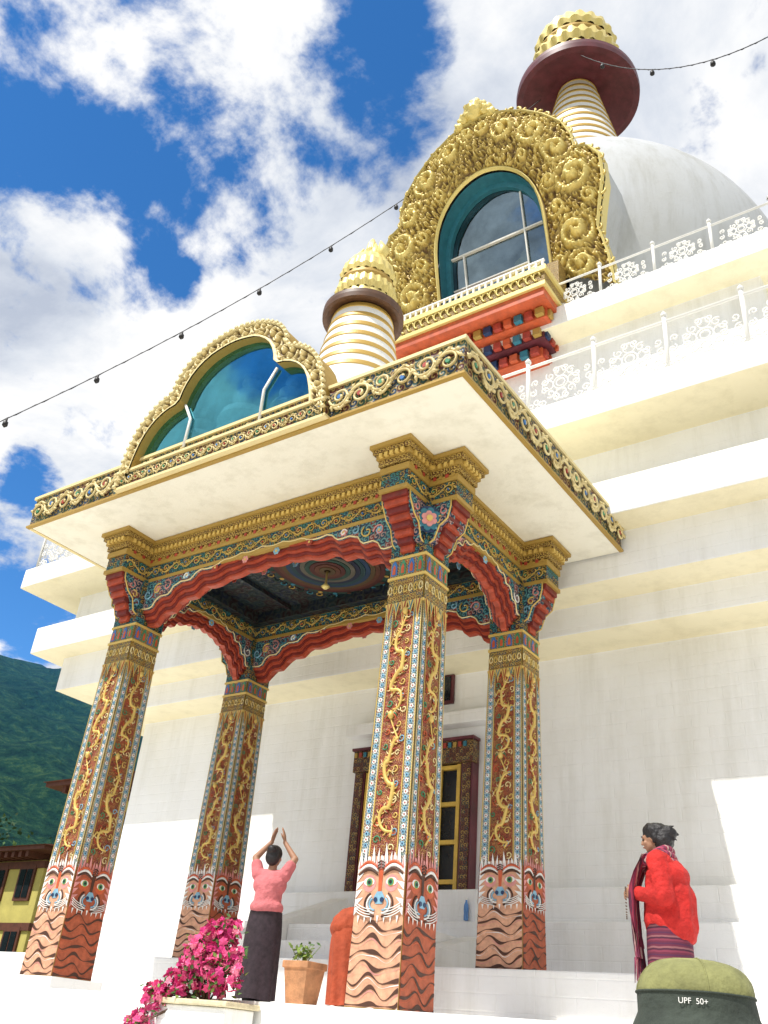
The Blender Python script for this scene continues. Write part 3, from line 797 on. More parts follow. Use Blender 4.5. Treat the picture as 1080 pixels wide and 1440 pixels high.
    for zz_,e in ((.944,.0025),(.998,.003),(.872,.002)):
        q=w(zz_)+e; z=z0+Hc*zz_; b.box(cx-q,cx+q,cy-q,cy+q,z-.0022,z+.0022,goldp)
    b.obj('painted_shaft',root)
    return root
pillar(PXL,PYF,.057,.645)
pillar(PXR,PYF,.0415,.645)
pillar(PXL,PYB,.115,.645)
pillar(PXR,PYB,.115,.645)
# ------------------------------------------------------------ platform / steps
b=MB()
PF=.0415
b.box(-2.2,.35,.975,1.279,-.2144,PF,white)
b.box(-1.42,-1.275,.9765,1.075,PF+.0003,.057,white)
b.box(-1.6,-.45,.90,.9745,-.2144,-.010,white)
for i in range(6):
    b.box(-1.5,-.55,.90-.05*(i+1)+.0005,.90-.05*i,-.2144,-.010-.034*(i+1),white)
for x0,x1,za,zb_ in ((-1.185,-1.145,.15,.25),(-.885,-.845,.118,.185)):
    vs=[(x0,1.24,PF),(x1,1.24,PF),(x1,1.519,PF),(x0,1.519,PF),(x0,1.24,za),(x1,1.24,za),(x1,1.519,zb_),(x0,1.519,zb_)]
    b.add(vs,[(0,1,5,4),(1,2,6,5),(2,3,7,6),(3,0,4,7),(4,5,6,7)],white)
for i in range(3):
    b.box(-1.144,-.886,1.25+.05*i,1.519,.115+.0005 if i else PF+.0004,.085+.032*(i+1),white)
b.box(-.905,-.868,1.528,1.558,.2106,.262,white)
b.obj('stone_platform',bevel=.012)
# ------------------------------------------------------------ door
door=empty('temple_door'); b=MB()
dx0,dx1,dz0,dz1,dy=-1.200,-.910,.2105,.555,1.597
b.box(dx0,dx1,dy-.004,dy+.002,dz0,dz1,maroon)
for (a0,a1) in ((dx0,dx0+.026),(dx1-.026,dx1)):
    b.box(a0,a1,dy-.022,dy-.0045,dz0,dz1-.045,maroon); b.box(a0+.004,a1-.004,dy-.0245,dy-.0225,dz0,dz1-.046,doorM)
b.box(dx0-.003,dx1+.003,dy-.028,dy-.0045,dz1-.0445,dz1,doorM)
b.box(dx0-.006,dx1+.006,dy-.033,dy-.0046,dz1+.0003,dz1+.006,maroon)
for i in range(24):
    x=dx0+i*.0118; b.box(x,x+.007,dy-.031,dy-.0285,dz1-.014,dz1-.004,[goldd,red,teal][i%3])
for (a0,a1) in ((dx0+.028,dx0+.132),(dx1-.132,dx1-.028)):
    b.box(a0,a1,dy-.010,dy-.0045,dz0,dz1-.046,darkglass)
    for x in (a0,a1-.009,(a0+a1)/2-.003): b.box(x,x+.008,dy-.020,dy-.0105,dz0,dz1-.046,yellow)
    for k in range(5):
        z=dz0+(dz1-.055-dz0)*k/4; b.box(a0,a1,dy-.018,dy-.0102,z,z+.008,yellow)
b.obj('door_frame',door)
b=MB()
b.box(-1.012,-.974,1.592,1.5985,.645,.709,maroon); b.box(-1.006,-.980,1.590,1.5918,.652,.705,darkglass)
b.obj('wall_vent',stupa)
b=MB(); b.box(-1.23,-.88,1.565,1.5995,.590,.616,white); b.obj('door_hood',stupa,bevel=.01)
b=MB(); bx,by,bz=-.884,1.5225,.2105
wat=simple('bottle_blue',(.10,.25,.55),.15)
b.lathe(bx,by,[(.0,bz),(.0042,bz+.001),(.0045,bz+.006),(.0040,bz+.012),(.0045,bz+.02),(.0040,bz+.026),(.0018,bz+.032),(.0018,bz+.035)],wat,16)
b.lathe(bx,by,[(.0022,bz+.0345),(.0022,bz+.038),(0,bz+.038)],wpaint,12)
b.obj('water_bottle')
# ------------------------------------------------------------ string lights
def strlights(P0,P1,sag,nb,name,off=.5):
    b=MB(); P0=Vector(P0);P1=Vector(P1); n=80
    def pt(t): return P0.lerp(P1,t)+Vector((0,0,-sag*4*t*(1-t)))
    b.tube([pt(i/n) for i in range(n+1)],.0017,black,5)
    b.tube([pt(i/n)+Vector((0,.0,.004*math.sin(i*2.1))) for i in range(n+1)],.0010,black,4)
    for i in range(nb):
        p=pt((i+off)/nb)
        b.tube([p,p+Vector((0,0,-.012)),p+Vector((0,0,-.014)),p+Vector((0,0,-.026)),p+Vector((0,0,-.034))],[.003,.004,.008,.009,.002],black,8)
    return b.obj(name)
strlights((-2.45,1.10,1.52),(-1.124,2.36,3.73),.14,8,'string_lights',.4)
strlights((-.90,2.30,3.80),(.25,1.65,2.55),.30,5,'string_lights',.5)
# ------------------------------------------------------------ planters and plants
def U(p): return (p[0]*S,p[1]*S,p[2]*S+CZ)
leaf=simple('leaf_green',(.06,.14,.025),.6,var=.4,vs=20)
leaf2=simple('leaf_yellow_green',(.16,.24,.03),.6,var=.3,vs=20)
fl1=simple('magenta_petal',(.62,.03,.20),.55,var=.3,vs=25)
fl2=simple('pink_petal',(.80,.09,.27),.55,var=.25,vs=25)
fl3=simple('pale_pink_petal',(.84,.24,.36),.55,var=.2,vs=25)
wood=simple('branch',(.12,.07,.04),.8)
terra=simple('terracotta',(.50,.24,.11),.75,var=.3,vs=9,bs=.4)
trough=simple('ochre_concrete',(.66,.58,.38),.8,var=.25,vs=8,bs=.4)
pl=empty('flower_planter'); b=MB()
b.box(-.990,-.858,.915,.968,-.0095,.030,white)
b.box(-.995,-.853,.910,.973,.0305,.037,trough)
b.obj('trough',pl,bevel=.012)
b=MB(False)
def petals(b,c,r,mat,n=5):
    nr=Vector((random.gauss(0,1),random.gauss(-.6,1),random.gauss(.3,1))).normalized(); a=nr.orthogonal().normalized(); bb=nr.cross(a); ph=random.random()*6
    for k in range(n):
        t=ph+2*math.pi*k/n; d=a*math.cos(t)+bb*math.sin(t); s=nr.cross(d)
        b.add([c,c+d*r*.55+s*r*.42+nr*r*.3,c+d*r+nr*r*.12,c+d*r*.55-s*r*.42+nr*r*.3],[(0,1,2,3)],mat)
def leafq(b,c,r,mat):
    d=Vector((random.gauss(0,1),random.gauss(0,1),random.gauss(.2,1))).normalized(); s=d.orthogonal().normalized()
    b.add([c,c+d*r*.5+s*r*.25,c+d*r,c+d*r*.5-s*r*.25],[(0,1,2,3)],mat)
clumps=[((-.912,.935,.092),(.26,.22,.20),330),((-.893,.935,.068),(.20,.18,.16),170),((-.945,.93,.060),(.19,.16,.14),170),((-.978,.92,.036),(.15,.13,.13),120),((-.992,.91,.004),(.14,.12,.12),100),((-.905,.94,.118),(.15,.14,.11),100)]
for c,rr,n in clumps:
    C=Vector(U(c)); base=Vector(U((-.915,.94,.03)))
    for k in range(7):
        e=C+Vector((random.uniform(-1,1)*rr[0],random.uniform(-1,1)*rr[1],random.uniform(-1,1)*rr[2]))*.7
        b.tube([base,(base+e)/2+Vector((0,0,.06)),e],[.012,.008,.003],wood,5)
    for k in range(n):
        d=Vector((random.gauss(0,1),random.gauss(0,1),random.gauss(0,1))).normalized()*random.uniform(.55,1.15)
        p=C+Vector((d.x*rr[0],d.y*rr[1],d.z*rr[2]))
        petals(b,p,random.uniform(.026,.046),random.choice((fl1,fl1,fl2,fl2,fl2,fl3)),6)
        if random.random()<.6: leafq(b,p+Vector((random.gauss(0,.03),random.gauss(.0,.03),random.gauss(-.02,.03))),.06,random.choice((leaf,leaf,leaf2)))
b.obj('flowering_shrub',pl)
pot=empty('potted_plant'); b=MB()
px,py,pz=-.812,1.0,PF
vs=[]
for q,z in ((.014,pz),(.0185,pz+.040),(.0205,pz+.040),(.0205,pz+.048),(.0175,pz+.048),(.0165,pz+.041)):
    vs+=[(px-q,py-q,z),(px+q,py-q,z),(px+q,py+q,z),(px-q,py+q,z)]
b.add(vs,[(4*i+k,4*i+(k+1)%4,4*i+4+(k+1)%4,4*i+4+k) for i in range(5) for k in range(4)]+[(20,21,22,23)],terra)
b.obj('pot',pot,bevel=.006)
b=MB(False); C=Vector(U((px-.006,py,pz+.058)))
for k in range(60):
    p=C+Vector((random.gauss(0,.05),random.gauss(0,.05),random.uniform(-.05,.08))); leafq(b,p,.055,random.choice((leaf2,leaf2,leaf)))
    if k%6==0: b.tube([C-Vector((0,0,.12)),p],[.006,.002],leaf2,4)
b.obj('foliage',pot)
# ------------------------------------------------------------ people
skin=simple('skin',(.38,.20,.12),.55,var=.08,vs=10)
hairM=simple('black_hair',(.010,.008,.009),.5,var=.4,vs=60,bs=.6,bscale=90)
pinkM=simple('pink_cotton',(.60,.17,.18),.85,var=.12,vs=12,bs=.6,bscale=14,bd=.05)
skirtM=simple('dark_woven_skirt',(.030,.018,.024),.85,var=.5,vs=20)
redM=simple('red_fleece',(.50,.016,.012),.85,var=.22,vs=8,bs=.7,bscale=9,bd=.07)
robeM=simple('orange_robe',(.40,.07,.025),.85,var=.2,vs=8,bs=.5,bscale=12,bd=.04)
oliveM=simple('olive_cloth',(.20,.20,.075),.85,var=.4,vs=9,bs=.6,bscale=14,bd=.03)
oliveD=simple('dark_olive_cloth',(.040,.052,.040),.85,var=.25,vs=14,bs=.5,bscale=60)
shoeM=simple('dark_shoe',(.02,.018,.018),.6)
lipM=simple('lip',(.35,.10,.08),.5)
def stripes(name,cols,scale,axis=2):
    m,nt,bs=nm(name); tc=N(nt,'ShaderNodeTexCoord'); sp=N(nt,'ShaderNodeSeparateXYZ'); nt.links.new(tc.outputs['Object'],sp.inputs[0])
    f=math_(nt,'FRACT',math_(nt,'MULTIPLY',math_(nt,'ADD',sp.outputs[axis],math_(nt,'MULTIPLY',noise_(nt,tc.outputs['Object'],8,2),.02)),scale))
    n=len(cols); nt.links.new(ramp(nt,f,[(i/n,c) for i,c in enumerate(cols)],'CONSTANT'),bs.inputs['Base Color']); bs.inputs['Roughness'].default_value=.85
    return m
kiraM=stripes('patterned_kira',[(.12,.015,.04),(.20,.03,.06),(.06,.01,.03),(.24,.09,.10),(.12,.015,.04),(.08,.015,.05)],13,2)
scarfM=stripes('striped_scarf',[(.30,.03,.07),(.45,.28,.25),(.10,.03,.06),(.36,.05,.10),(.16,.03,.07)],22,0)
def blob(name,prims,voxel,mat,parent,sm=4,wr=0,wsc=.09):
    bm=bmesh.new()
    for p in prims:
        t=bmesh.new()
        if p[0]=='c':
            _,a,c,r1,r2=p
            for q,r in ((a,r1),(c,r2)):
                bmesh.ops.create_icosphere(t,subdivisions=2,radius=r,matrix=Matrix.Translation(Vector(q)))
            res=bmesh.ops.convex_hull(t,input=list(t.verts))
            inter=[g for g in res['geom_interior'] if isinstance(g,bmesh.types.BMVert)]
            bmesh.ops.delete(t,geom=inter,context='VERTS')
            loose=[v for v in t.verts if not v.link_faces]; bmesh.ops.delete(t,geom=loose,context='VERTS')
        else:
            _,c,rad=p[:3]; M=Matrix.Translation(Vector(c))
            if len(p)>3: M=M@p[3]
            M=M@Matrix.Diagonal((*rad,1)); bmesh.ops.create_icosphere(t,subdivisions=3,radius=1,matrix=M)
        bmesh.ops.recalc_face_normals(t,faces=list(t.faces))
        me=bpy.data.meshes.new('t'); t.to_mesh(me); t.free(); bm.from_mesh(me); bpy.data.meshes.remove(me)
    me=bpy.data.meshes.new(name); bm.to_mesh(me); bm.free(); me.materials.append(mat)
    o=bpy.data.objects.new(name,me); scene.collection.objects.link(o); o.parent=parent
    r=o.modifiers.new('r','REMESH'); r.mode='VOXEL'; r.voxel_size=voxel; r.use_smooth_shade=True
    s=o.modifiers.new('s','SMOOTH'); s.iterations=sm; s.factor=.5
    if wr:
        tx=bpy.data.textures.new(name+'_folds','CLOUDS'); tx.noise_scale=wsc; tx.noise_depth=1
        d=o.modifiers.new('d','DISPLACE'); d.texture=tx; d.strength=wr; d.mid_level=.5; d.texture_coords='LOCAL'
    return o
def hand(pr,wr,d,palm,side,curlv=.25):
    wr=Vector(wr); d=Vector(d).normalized(); palm=Vector(palm).normalized(); sd=Vector(side); sd=(sd-d*sd.dot(d)).normalized()
    for k,(L,o) in enumerate(((.066,.028),(.076,.010),(.071,-.009),(.055,-.027))):
        kn=wr+d*(.085-.004*abs(k-1))+sd*o
        pr.append(('c',wr+sd*o*.5+d*.01,kn,.015,.0115))
        m1=kn+(d+palm*curlv).normalized()*L*.5; m2=m1+(d+palm*curlv*2.6).normalized()*L*.45
        pr.append(('c',kn,m1,.0098,.009)); pr.append(('c',m1,m2,.009,.0075))
    t0=wr+d*.025+sd*.022; t1=t0+(d*.6+sd*.75+palm*.2).normalized()*.042; t2=t1+(d*.95+sd*.25+palm*.25).normalized()*.032
    pr.append(('c',t0,t1,.014,.0105)); pr.append(('c',t1,t2,.0105,.008))
def headp(pr,c,yaw=0,sc=1,pitch=0):
    c=Vector(c); Rm=Matrix.Rotation(yaw,4,'Z')@Matrix.Rotation(pitch,4,'X')
    def q(x,y,z): return c+(Rm@Vector((x,y,z)))*sc
    E=lambda x,y,z,a,b_,d:pr.append(('e',q(x,y,z),(a*sc,b_*sc,d*sc),Rm))
    E(0,-.008,.02,.072,.090,.088);E(0,.025,-.035,.055,.06,.062);E(0,.05,-.078,.026,.026,.02)
    E(0,.088,-.012,.011,.016,.02);E(0,.096,-.022,.014,.012,.009)
    E(0,.078,-.052,.024,.012,.010);E(0,.074,.025,.05,.014,.012)
    for s in(-1,1): E(s*.072,-.005,-.008,.008,.018,.028);E(s*.036,.062,-.025,.022,.018,.02)
    return q,Rm
def face(parent,q,sc=1):
    b=MB(False)
    for s in(-1,1):
        c=q(s*.030,.076,.004)
        b.lathe(c.x,c.y,[(.0005,c.z-.006)]+[(.010*math.sin(math.pi*k/8),c.z-.006*math.cos(math.pi*k/8)) for k in range(1,8)]+[(.0005,c.z+.006)],black,12)
        b.tube([q(s*.014,.086,.026),q(s*.032,.084,.032),q(s*.05,.070,.026)],[.003,.004,.002],hairM,5)
    b.tube([q(-.022,.083,-.052),q(0,.092,-.050),q(.022,.083,-.052)],[.003,.005,.003],lipM,6)
    b.obj('face_features',parent)
def skirt(parent,name,zt,zb,rt,rb,mat,cx=0,cy=0,folds=9,amp=.012,nz=14,tilt=(0,0)):
    b=MB(False);n=72;vs=[]
    for j in range(nz+1):
        t=j/nz; z=zt+(zb-zt)*t
        for k in range(n):
            a=2*math.pi*k/n; f=1+amp*8*t*math.sin(a*folds+1.3*math.sin(a*2))*.5
            bl=math.sin(min(1,t*3)*math.pi/2)
            rx=rt[0]+(rb[0]-rt[0])*(bl*.6+t*.4); ry=rt[1]+(rb[1]-rt[1])*(bl*.6+t*.4)
            vs.append((cx+tilt[0]*t+rx*f*math.cos(a),cy+tilt[1]*t+ry*f*math.sin(a),z+.006*math.sin(a*3)*t))
    b.add(vs,[(j*n+k,j*n+(k+1)%n,(j+1)*n+(k+1)%n,(j+1)*n+k) for j in range(nz) for k in range(n)]+[tuple(range(n))],mat,True)
    o=b.obj(name,parent); return o
def legs(pr,sp=.08):
    for s in(-1,1):
        pr+= [('c',(s*sp,0,.80),(s*sp,.01,.43),.078,.052),('c',(s*sp,.01,.43),(s*sp,-.01,.08),.050,.032),('c',(s*sp,-.02,.045),(s*sp*1.1,.12,.03),.034,.026)]
    pr+=[('e',(0,0,.84),(.155,.11,.12))]
def shoes(parent,sp=.08):
    blob('shoes',[('c',(s*sp,-.03,.04),(s*sp*1.1,.14,.032),.045,.036) for s in(-1,1)],.01,shoeM,parent)
# -- praying woman
w1=empty('praying_woman',(-6.89,7.75,CZ+PF*S),math.radians(20))
pr=[];legs(pr)
pr+=[('c',(0,0,.88),(0,0,1.12),.105,.115),('e',(0,0,1.14),(.15,.095,.11)),('c',(-.12,0,1.215),(.12,0,1.215),.05,.05),('c',(0,0,1.22),(0,.015,1.33),.05,.045)]
for s in(-1,1):
    el=(s*.225,.05,1.40); wr=(s*.075,.08,1.575)
    pr+=[('c',(s*.150,0,1.225),el,.05,.038),('c',el,wr,.037,.024)]
    hand(pr,wr,(-s*.22,.02,1),(-s,0,0),(0,-1,.2),.12)
q,_=headp(pr,(0,.03,1.41),0,.97,math.radians(8))
blob('body',pr,.0062,skin,w1,3); face(w1,q)
cl=[('c',(0,0,.90),(0,0,1.10),.150,.142),('e',(0,-.005,1.12),(.187,.124,.13)),('e',(0,-.01,.90),(.182,.150,.10)),('c',(-.13,0,1.215),(.13,0,1.215),.066,.066)]
for s in(-1,1):
    a=Vector((s*.150,0,1.225)); e=Vector((s*.225,.05,1.40)); cl.append(('c',a,a.lerp(e,.58),.072,.062))
blob('pink_blouse',cl,.009,pinkM,w1,5,.010,.12)
skirt(w1,'long_skirt',.86,.05,(.172,.138),(.20,.17),skirtM,folds=7)
blob('hair',[('e',(0,.006,1.44),(.086,.098,.090)),('e',(0,-.030,1.40),(.080,.07,.09)),('e',(0,-.080,1.47),(.050,.046,.046))],.007,hairM,w1,2)
shoes(w1)
# -- woman in red jacket
w2=empty('woman_in_red_jacket',(-2.66,7.72,CZ+PF*S),math.radians(98))
pr=[];legs(pr)
pr+=[('c',(0,0,.88),(0,.0,1.14),.105,.115),('c',(-.12,0,1.22),(.12,0,1.22),.05,.05),('c',(0,.0,1.22),(0,.03,1.34),.05,.046)]
arms={-1:((-.17,.0,1.205),(-.225,-.05,.93),(-.10,.20,.97)),1:((.17,.0,1.205),(.225,-.04,.93),(.08,.19,.99))}
for s,(a,e,wv) in arms.items():
    pr+=[('c',a,e,.05,.04),('c',e,wv,.038,.026)]
    hand(pr,wv,(-s*.35,1,.15),(-s*.6,-.2,-.6),(0,.1,1),.75)
q,_=headp(pr,(0,.055,1.405),0,1.0,math.radians(-10))
blob('body',pr,.0065,skin,w2,3); face(w2,q)
cl=[('c',(0,-.03,.78),(0,-.035,1.10),.200,.175),('c',(0,-.06,.74),(0,-.06,.95),.195,.190),('e',(0,-.05,1.10),(.205,.165,.15)),('c',(-.13,-.02,1.205),(.13,-.02,1.205),.085,.085),('c',(0,-.04,1.24),(0,-.02,1.29),.09,.075)]
for s,(a,e,wv) in arms.items():
    a=Vector(a);e=Vector(e);wv=Vector(wv); cl+=[('c',a,e,.086,.078),('c',e,e.lerp(wv,.90),.077,.054)]
blob('red_jacket',cl,.010,redM,w2,6,.022,.11)
skirt(w2,'kira_skirt',.74,.08,(.185,.17),(.195,.18),kiraM,folds=6,cy=-.02)
blob('hair',[('e',(0,.032,1.455),(.092,.108,.088)),('e',(0,-.030,1.40),(.095,.085,.11)),('e',(0,-.08,1.45),(.07,.06,.05)),('c',(0,-.08,1.455),(.02,-.15,1.445),.035,.008),('c',(0,-.07,1.43),(-.03,-.14,1.39),.03,.006),('c',(-.03,-.06,1.49),(-.05,-.13,1.50),.025,.004),('e',(-.07,.03,1.42),(.022,.04,.06))],.006,hairM,w2,1,.02,.05)
b=MB(False)
for k in range(3):
    b.tube([( (.098+.014*k)*math.cos(a),.02+(.105+.014*k)*math.sin(a)*1.0,1.285-.035*k+.02*math.sin(a*2+k)-.02*math.sin(a)) for a in [2*math.pi*i/28 for i in range(28)]],.030,scarfM,8,closed=True)
def drape(pts,w,mat,dirx=(1,0,0)):
    vs=[];P=[Vector(p) for p in pts];dx=Vector(dirx);m=7
    for i,p in enumerate(P):
        for k in range(m):
            t=k/(m-1)-.5; vs.append(p+dx*w*t+Vector((0,.018*math.sin(k*2.1+i*.3),0)))
    f=[(i*m+k,i*m+k+1,(i+1)*m+k+1,(i+1)*m+k) for i in range(len(P)-1) for k in range(m-1)]
    vs2=[v-Vector((0,.012,0)) for v in vs]; b.add(vs,f,mat,True); b.add(vs2,[g[::-1] for g in f],mat,True)
for xo,zb_ in ((-.10,.50),(.02,.42),(-.02,.58)):
    pts=[(xo*.8,.12,1.27),(xo,.18,1.14),(xo-.01,.225,1.0),(xo-.01,.235,.85),(xo,.225,.68),(xo,.215,zb_)]
    drape(resample(pts,16),.115,scarfM)
    for k in range(13):
        p=Vector((xo-.055+.009*k,.215+.012*math.sin(k*2),zb_)); b.tube([p,p+Vector((random.gauss(0,.004),.004,-.07)),p+Vector((random.gauss(0,.012),.01,-.14-.05*random.random()))],[.004,.003,.001],scarfM,4)
b.obj('striped_scarf',w2)
b=MB(False)
for k in range(30):
    a=2*math.pi*k/30; b.lathe(-.085+.012*math.cos(a),.285,[(.0005,.90+.12*math.sin(a)-.006),(.006,.90+.12*math.sin(a)),(.0005,.90+.12*math.sin(a)+.006)],wood,7)
b.obj('prayer_beads',w2)
shoes(w2)
# -- bowing monk
w3=empty('bowing_monk',(-6.04,8.15,CZ+PF*S),math.radians(-75))
pr=[]
for s in(-1,1): pr+=[('c',(s*.09,-.05,.74),(s*.10,.06,.42),.085,.055),('c',(s*.10,.06,.42),(s*.10,-.03,.08),.052,.034),('c',(s*.10,-.03,.045),(s*.11,.12,.03),.034,.026)]
pr+=[('e',(0,-.06,.78),(.15,.12,.12)),('c',(0,-.02,.82),(0,.28,.86),.11,.12),('c',(-.12,.34,.86),(.12,.34,.86),.055,.055),('c',(0,.36,.87),(0,.45,.84),.05,.045)]
for s in(-1,1):
    pr+=[('c',(s*.15,.34,.85),(s*.17,.36,.60),.048,.038),('c',(s*.17,.36,.60),(s*.06,.50,.55),.036,.025)]
    hand(pr,(s*.06,.50,.55),(-s*.3,1,.2),(-s,0,0),(0,0,1),.15)
q,_=headp(pr,(0,.52,.83),0,.97,math.radians(-50))
blob('body',pr,.0075,skin,w3,3); face(w3,q)
blob('robe_top',[('c',(0,-.05,.80),(0,.26,.84),.165,.15),('c',(-.12,.32,.85),(.12,.32,.85),.08,.08),('e',(0,-.07,.76),(.19,.17,.17)),('c',(.15,.33,.84),(.17,.36,.64),.08,.085),('c',(-.15,.33,.84),(-.17,.36,.64),.08,.085)],.011,robeM,w3,5,.03)
skirt(w3,'robe_skirt',.80,.06,(.17,.15),(.21,.20),robeM,folds=8,cy=-.05,tilt=(0,.06),amp=.03); shoes(w3)
# -- foreground person with hat
w4=empty('person_in_sun_hat',(-.775,2.42,0),math.radians(30))
k=1.13
pr=[]
legs(pr); pr=[(p[0],tuple(Vector(p[1])*k),tuple(Vector(p[2])*k),p[3]*k,p[4]*k) if p[0]=='c' else (p[0],tuple(Vector(p[1])*k),tuple(Vector(p[2])*k)) for p in pr]
pr+=[('c',(0,0,1.0),(0,0,1.25),.12,.13),('c',(-.15,0,1.38),(.15,0,1.38),.055,.055),('c',(0,0,1.38),(0,.01,1.5),.055,.05)]
for s in(-1,1):
    pr+=[('c',(s*.19,0,1.38),(s*.23,-.02,1.08),.052,.042),('c',(s*.23,-.02,1.08),(s*.22,.06,.83),.04,.028)]; hand(pr,(s*.22,.06,.83),(0,.1,-1),(-s,0,0),(0,1,0),.3)
q,_=headp(pr,(0,.02,1.60),0,1.0)
blob('body',pr,.009,skin,w4,3); face(w4,q)
blob('shirt',[('c',(0,0,.92),(0,0,1.27),.155,.16),('c',(-.17,0,1.375),(.17,0,1.375),.08,.08)]+[('c',(s*.19,0,1.38),(s*.23,-.02,1.12),.078,.066) for s in(-1,1)],.013,simple('grey_shirt',(.20,.21,.23),.9),w4,3)
blob('trousers',[('e',(0,0,.95),(.175,.13,.13))]+[('c',(s*.09,0,.9),(s*.09,.01,.48),.095,.07) for s in(-1,1)]+[('c',(s*.09,.01,.48),(s*.09,-.01,.08),.07,.055) for s in(-1,1)],.013,simple('navy_trousers',(.02,.025,.05),.9),w4,3)
shoes(w4,.09)
b=MB(False); n=96
hp=[(.165,1.560),(.160,1.580),(.136,1.632),(.133,1.668),(.1345,1.674),(.132,1.690),(.126,1.706),(.115,1.722),(.100,1.734),(.078,1.743),(.045,1.749),(.0,1.751)]
def rfh(a,z):
    w_=max(0,(z-1.62)/.13)
    return 1+.010*math.sin(a*5+z*40)+.007*math.sin(a*9+2)+w_*(.035*math.sin(a*2+.5)+.035*math.sin(a*3+z*30)+.015*math.sin(a*7+z*60))
def hatl(seg,mt): b.lathe(0,-.005,seg,mt,n,rf=rfh)
hatl(resample(hp[:3],6),oliveD); hatl(resample(hp[2:5],8),oliveD); hatl(resample(hp[4:],26),oliveM)
b.tube([(.1345*rfh(a,1.672)*math.cos(a),-.005+.1345*rfh(a,1.672)*math.sin(a),1.673) for a in [2*math.pi*i/60 for i in range(60)]],.0028,oliveD,6,closed=True)
cr_=resample(hp[4:],31)
for s_ in (0,1.57):
    pts=[]
    for i in range(31):
        t=-1+2*i/30; pr_=cr_[30-min(30,int(round(abs(t)*30)))]
        a=s_ if t>=0 else s_+math.pi
        pts.append((pr_[0]*rfh(a,pr_[1])*math.cos(a),-.005+pr_[0]*rfh(a,pr_[1])*math.sin(a),pr_[1]+.001))
    b.tube(pts,.0018,oliveM,5)
b.obj('sun_hat',w4,weld=True)
cu=bpy.data.curves.new('label','FONT'); cu.body='UPF  50+'; cu.size=.017; cu.extrude=.0004; cu.align_x='CENTER'; cu.materials.append(wpaint)
lab=bpy.data.objects.new('hat_label',cu); scene.collection.objects.link(lab); lab.parent=w4
dirw=Vector((.78,-2.42,0)).normalized(); dl=Matrix.Rotation(-math.radians(30),4,'Z')@dirw
ang=math.atan2(dl.y,dl.x)-.05
rl=.1375*rfh(ang,1.65)+.001
lab.location=(rl*math.cos(ang),-.005+rl*math.sin(ang),1.648); lab.rotation_euler=(math.radians(88),0,ang+math.pi/2)
# ------------------------------------------------------------ ground, hill, houses, trees
def grid_ground():
    m,nt,bs=nm('ground_earth'); tc=N(nt,'ShaderNodeTexCoord')
    nt.links.new(ramp(nt,noise_(nt,tc.outputs['Object'],.05,8),[(.35,(.10,.13,.05)),(.65,(.22,.20,.13))]),bs.inputs['Base Color']); bs.inputs['Roughness'].default_value=.95
    b=MB(False); L=4000; b.add([(-L,-L,0),(L,-L,0),(L,L,0),(-L,L,0)],[(0,1,2,3)],m); b.obj('ground')
    m,nt,bs=nm('plaza_paving'); tc=N(nt,'ShaderNodeTexCoord')
    br=N(nt,'ShaderNodeTexBrick'); br.inputs['Scale'].default_value=1; br.inputs['Brick Width'].default_value=.6; br.inputs['Row Height'].default_value=.6; br.inputs['Mortar Size'].default_value=.01
    br.inputs['Color1'].default_value=(.66,.63,.56,1); br.inputs['Color2'].default_value=(.61,.58,.52,1); br.inputs['Mortar'].default_value=(.25,.23,.2,1)
    nt.links.new(tc.outputs['Object'],br.inputs['Vector'])
    nt.links.new(mix(nt,1.0,br.outputs['Color'],ramp(nt,noise_(nt,tc.outputs['Object'],.6,7),[(.3,(.88,.88,.86)),(.7,(1,1,1))]),'MULTIPLY'),bs.inputs['Base Color']); bs.inputs['Roughness'].default_value=.85
    b=MB(False); b.add([(-32,-40,.004),(26,-40,.004),(26,42,.004),(-32,42,.004)],[(0,1,2,3)],m); b.obj('pavement')
grid_ground()
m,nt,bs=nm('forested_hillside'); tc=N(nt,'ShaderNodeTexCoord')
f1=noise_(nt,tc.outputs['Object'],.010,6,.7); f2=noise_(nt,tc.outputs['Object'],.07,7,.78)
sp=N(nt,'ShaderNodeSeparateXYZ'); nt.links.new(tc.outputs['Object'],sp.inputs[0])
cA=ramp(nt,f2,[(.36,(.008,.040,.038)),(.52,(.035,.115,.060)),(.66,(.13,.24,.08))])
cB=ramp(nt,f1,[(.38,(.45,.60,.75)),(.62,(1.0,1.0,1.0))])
hz=math_(nt,'MULTIPLY',sp.outputs[2],1/520.,True)  # painted distance haze, bluer with height
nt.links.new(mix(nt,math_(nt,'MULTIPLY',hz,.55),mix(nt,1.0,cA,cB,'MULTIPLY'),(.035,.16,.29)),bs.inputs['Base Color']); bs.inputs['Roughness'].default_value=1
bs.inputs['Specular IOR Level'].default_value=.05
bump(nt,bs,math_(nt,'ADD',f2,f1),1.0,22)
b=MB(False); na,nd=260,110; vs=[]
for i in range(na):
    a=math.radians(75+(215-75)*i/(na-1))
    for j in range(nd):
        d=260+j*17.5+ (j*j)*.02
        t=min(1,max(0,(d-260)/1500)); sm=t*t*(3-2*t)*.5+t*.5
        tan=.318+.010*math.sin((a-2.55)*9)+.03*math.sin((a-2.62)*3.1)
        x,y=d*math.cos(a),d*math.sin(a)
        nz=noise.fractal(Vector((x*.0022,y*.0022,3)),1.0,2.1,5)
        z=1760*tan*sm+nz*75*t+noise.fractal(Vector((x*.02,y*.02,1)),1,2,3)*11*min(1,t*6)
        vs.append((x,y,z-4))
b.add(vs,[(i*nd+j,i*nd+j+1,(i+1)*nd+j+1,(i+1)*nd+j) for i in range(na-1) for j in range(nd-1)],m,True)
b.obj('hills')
olivewall=simple('ochre_wall',(.50,.43,.12),.8,var=.15,vs=1.5)
roofM=simple('brown_roof',(.20,.06,.04),.7,var=.3,vs=3)
timber=simple('painted_timber',(.11,.035,.02),.6,var=.3)
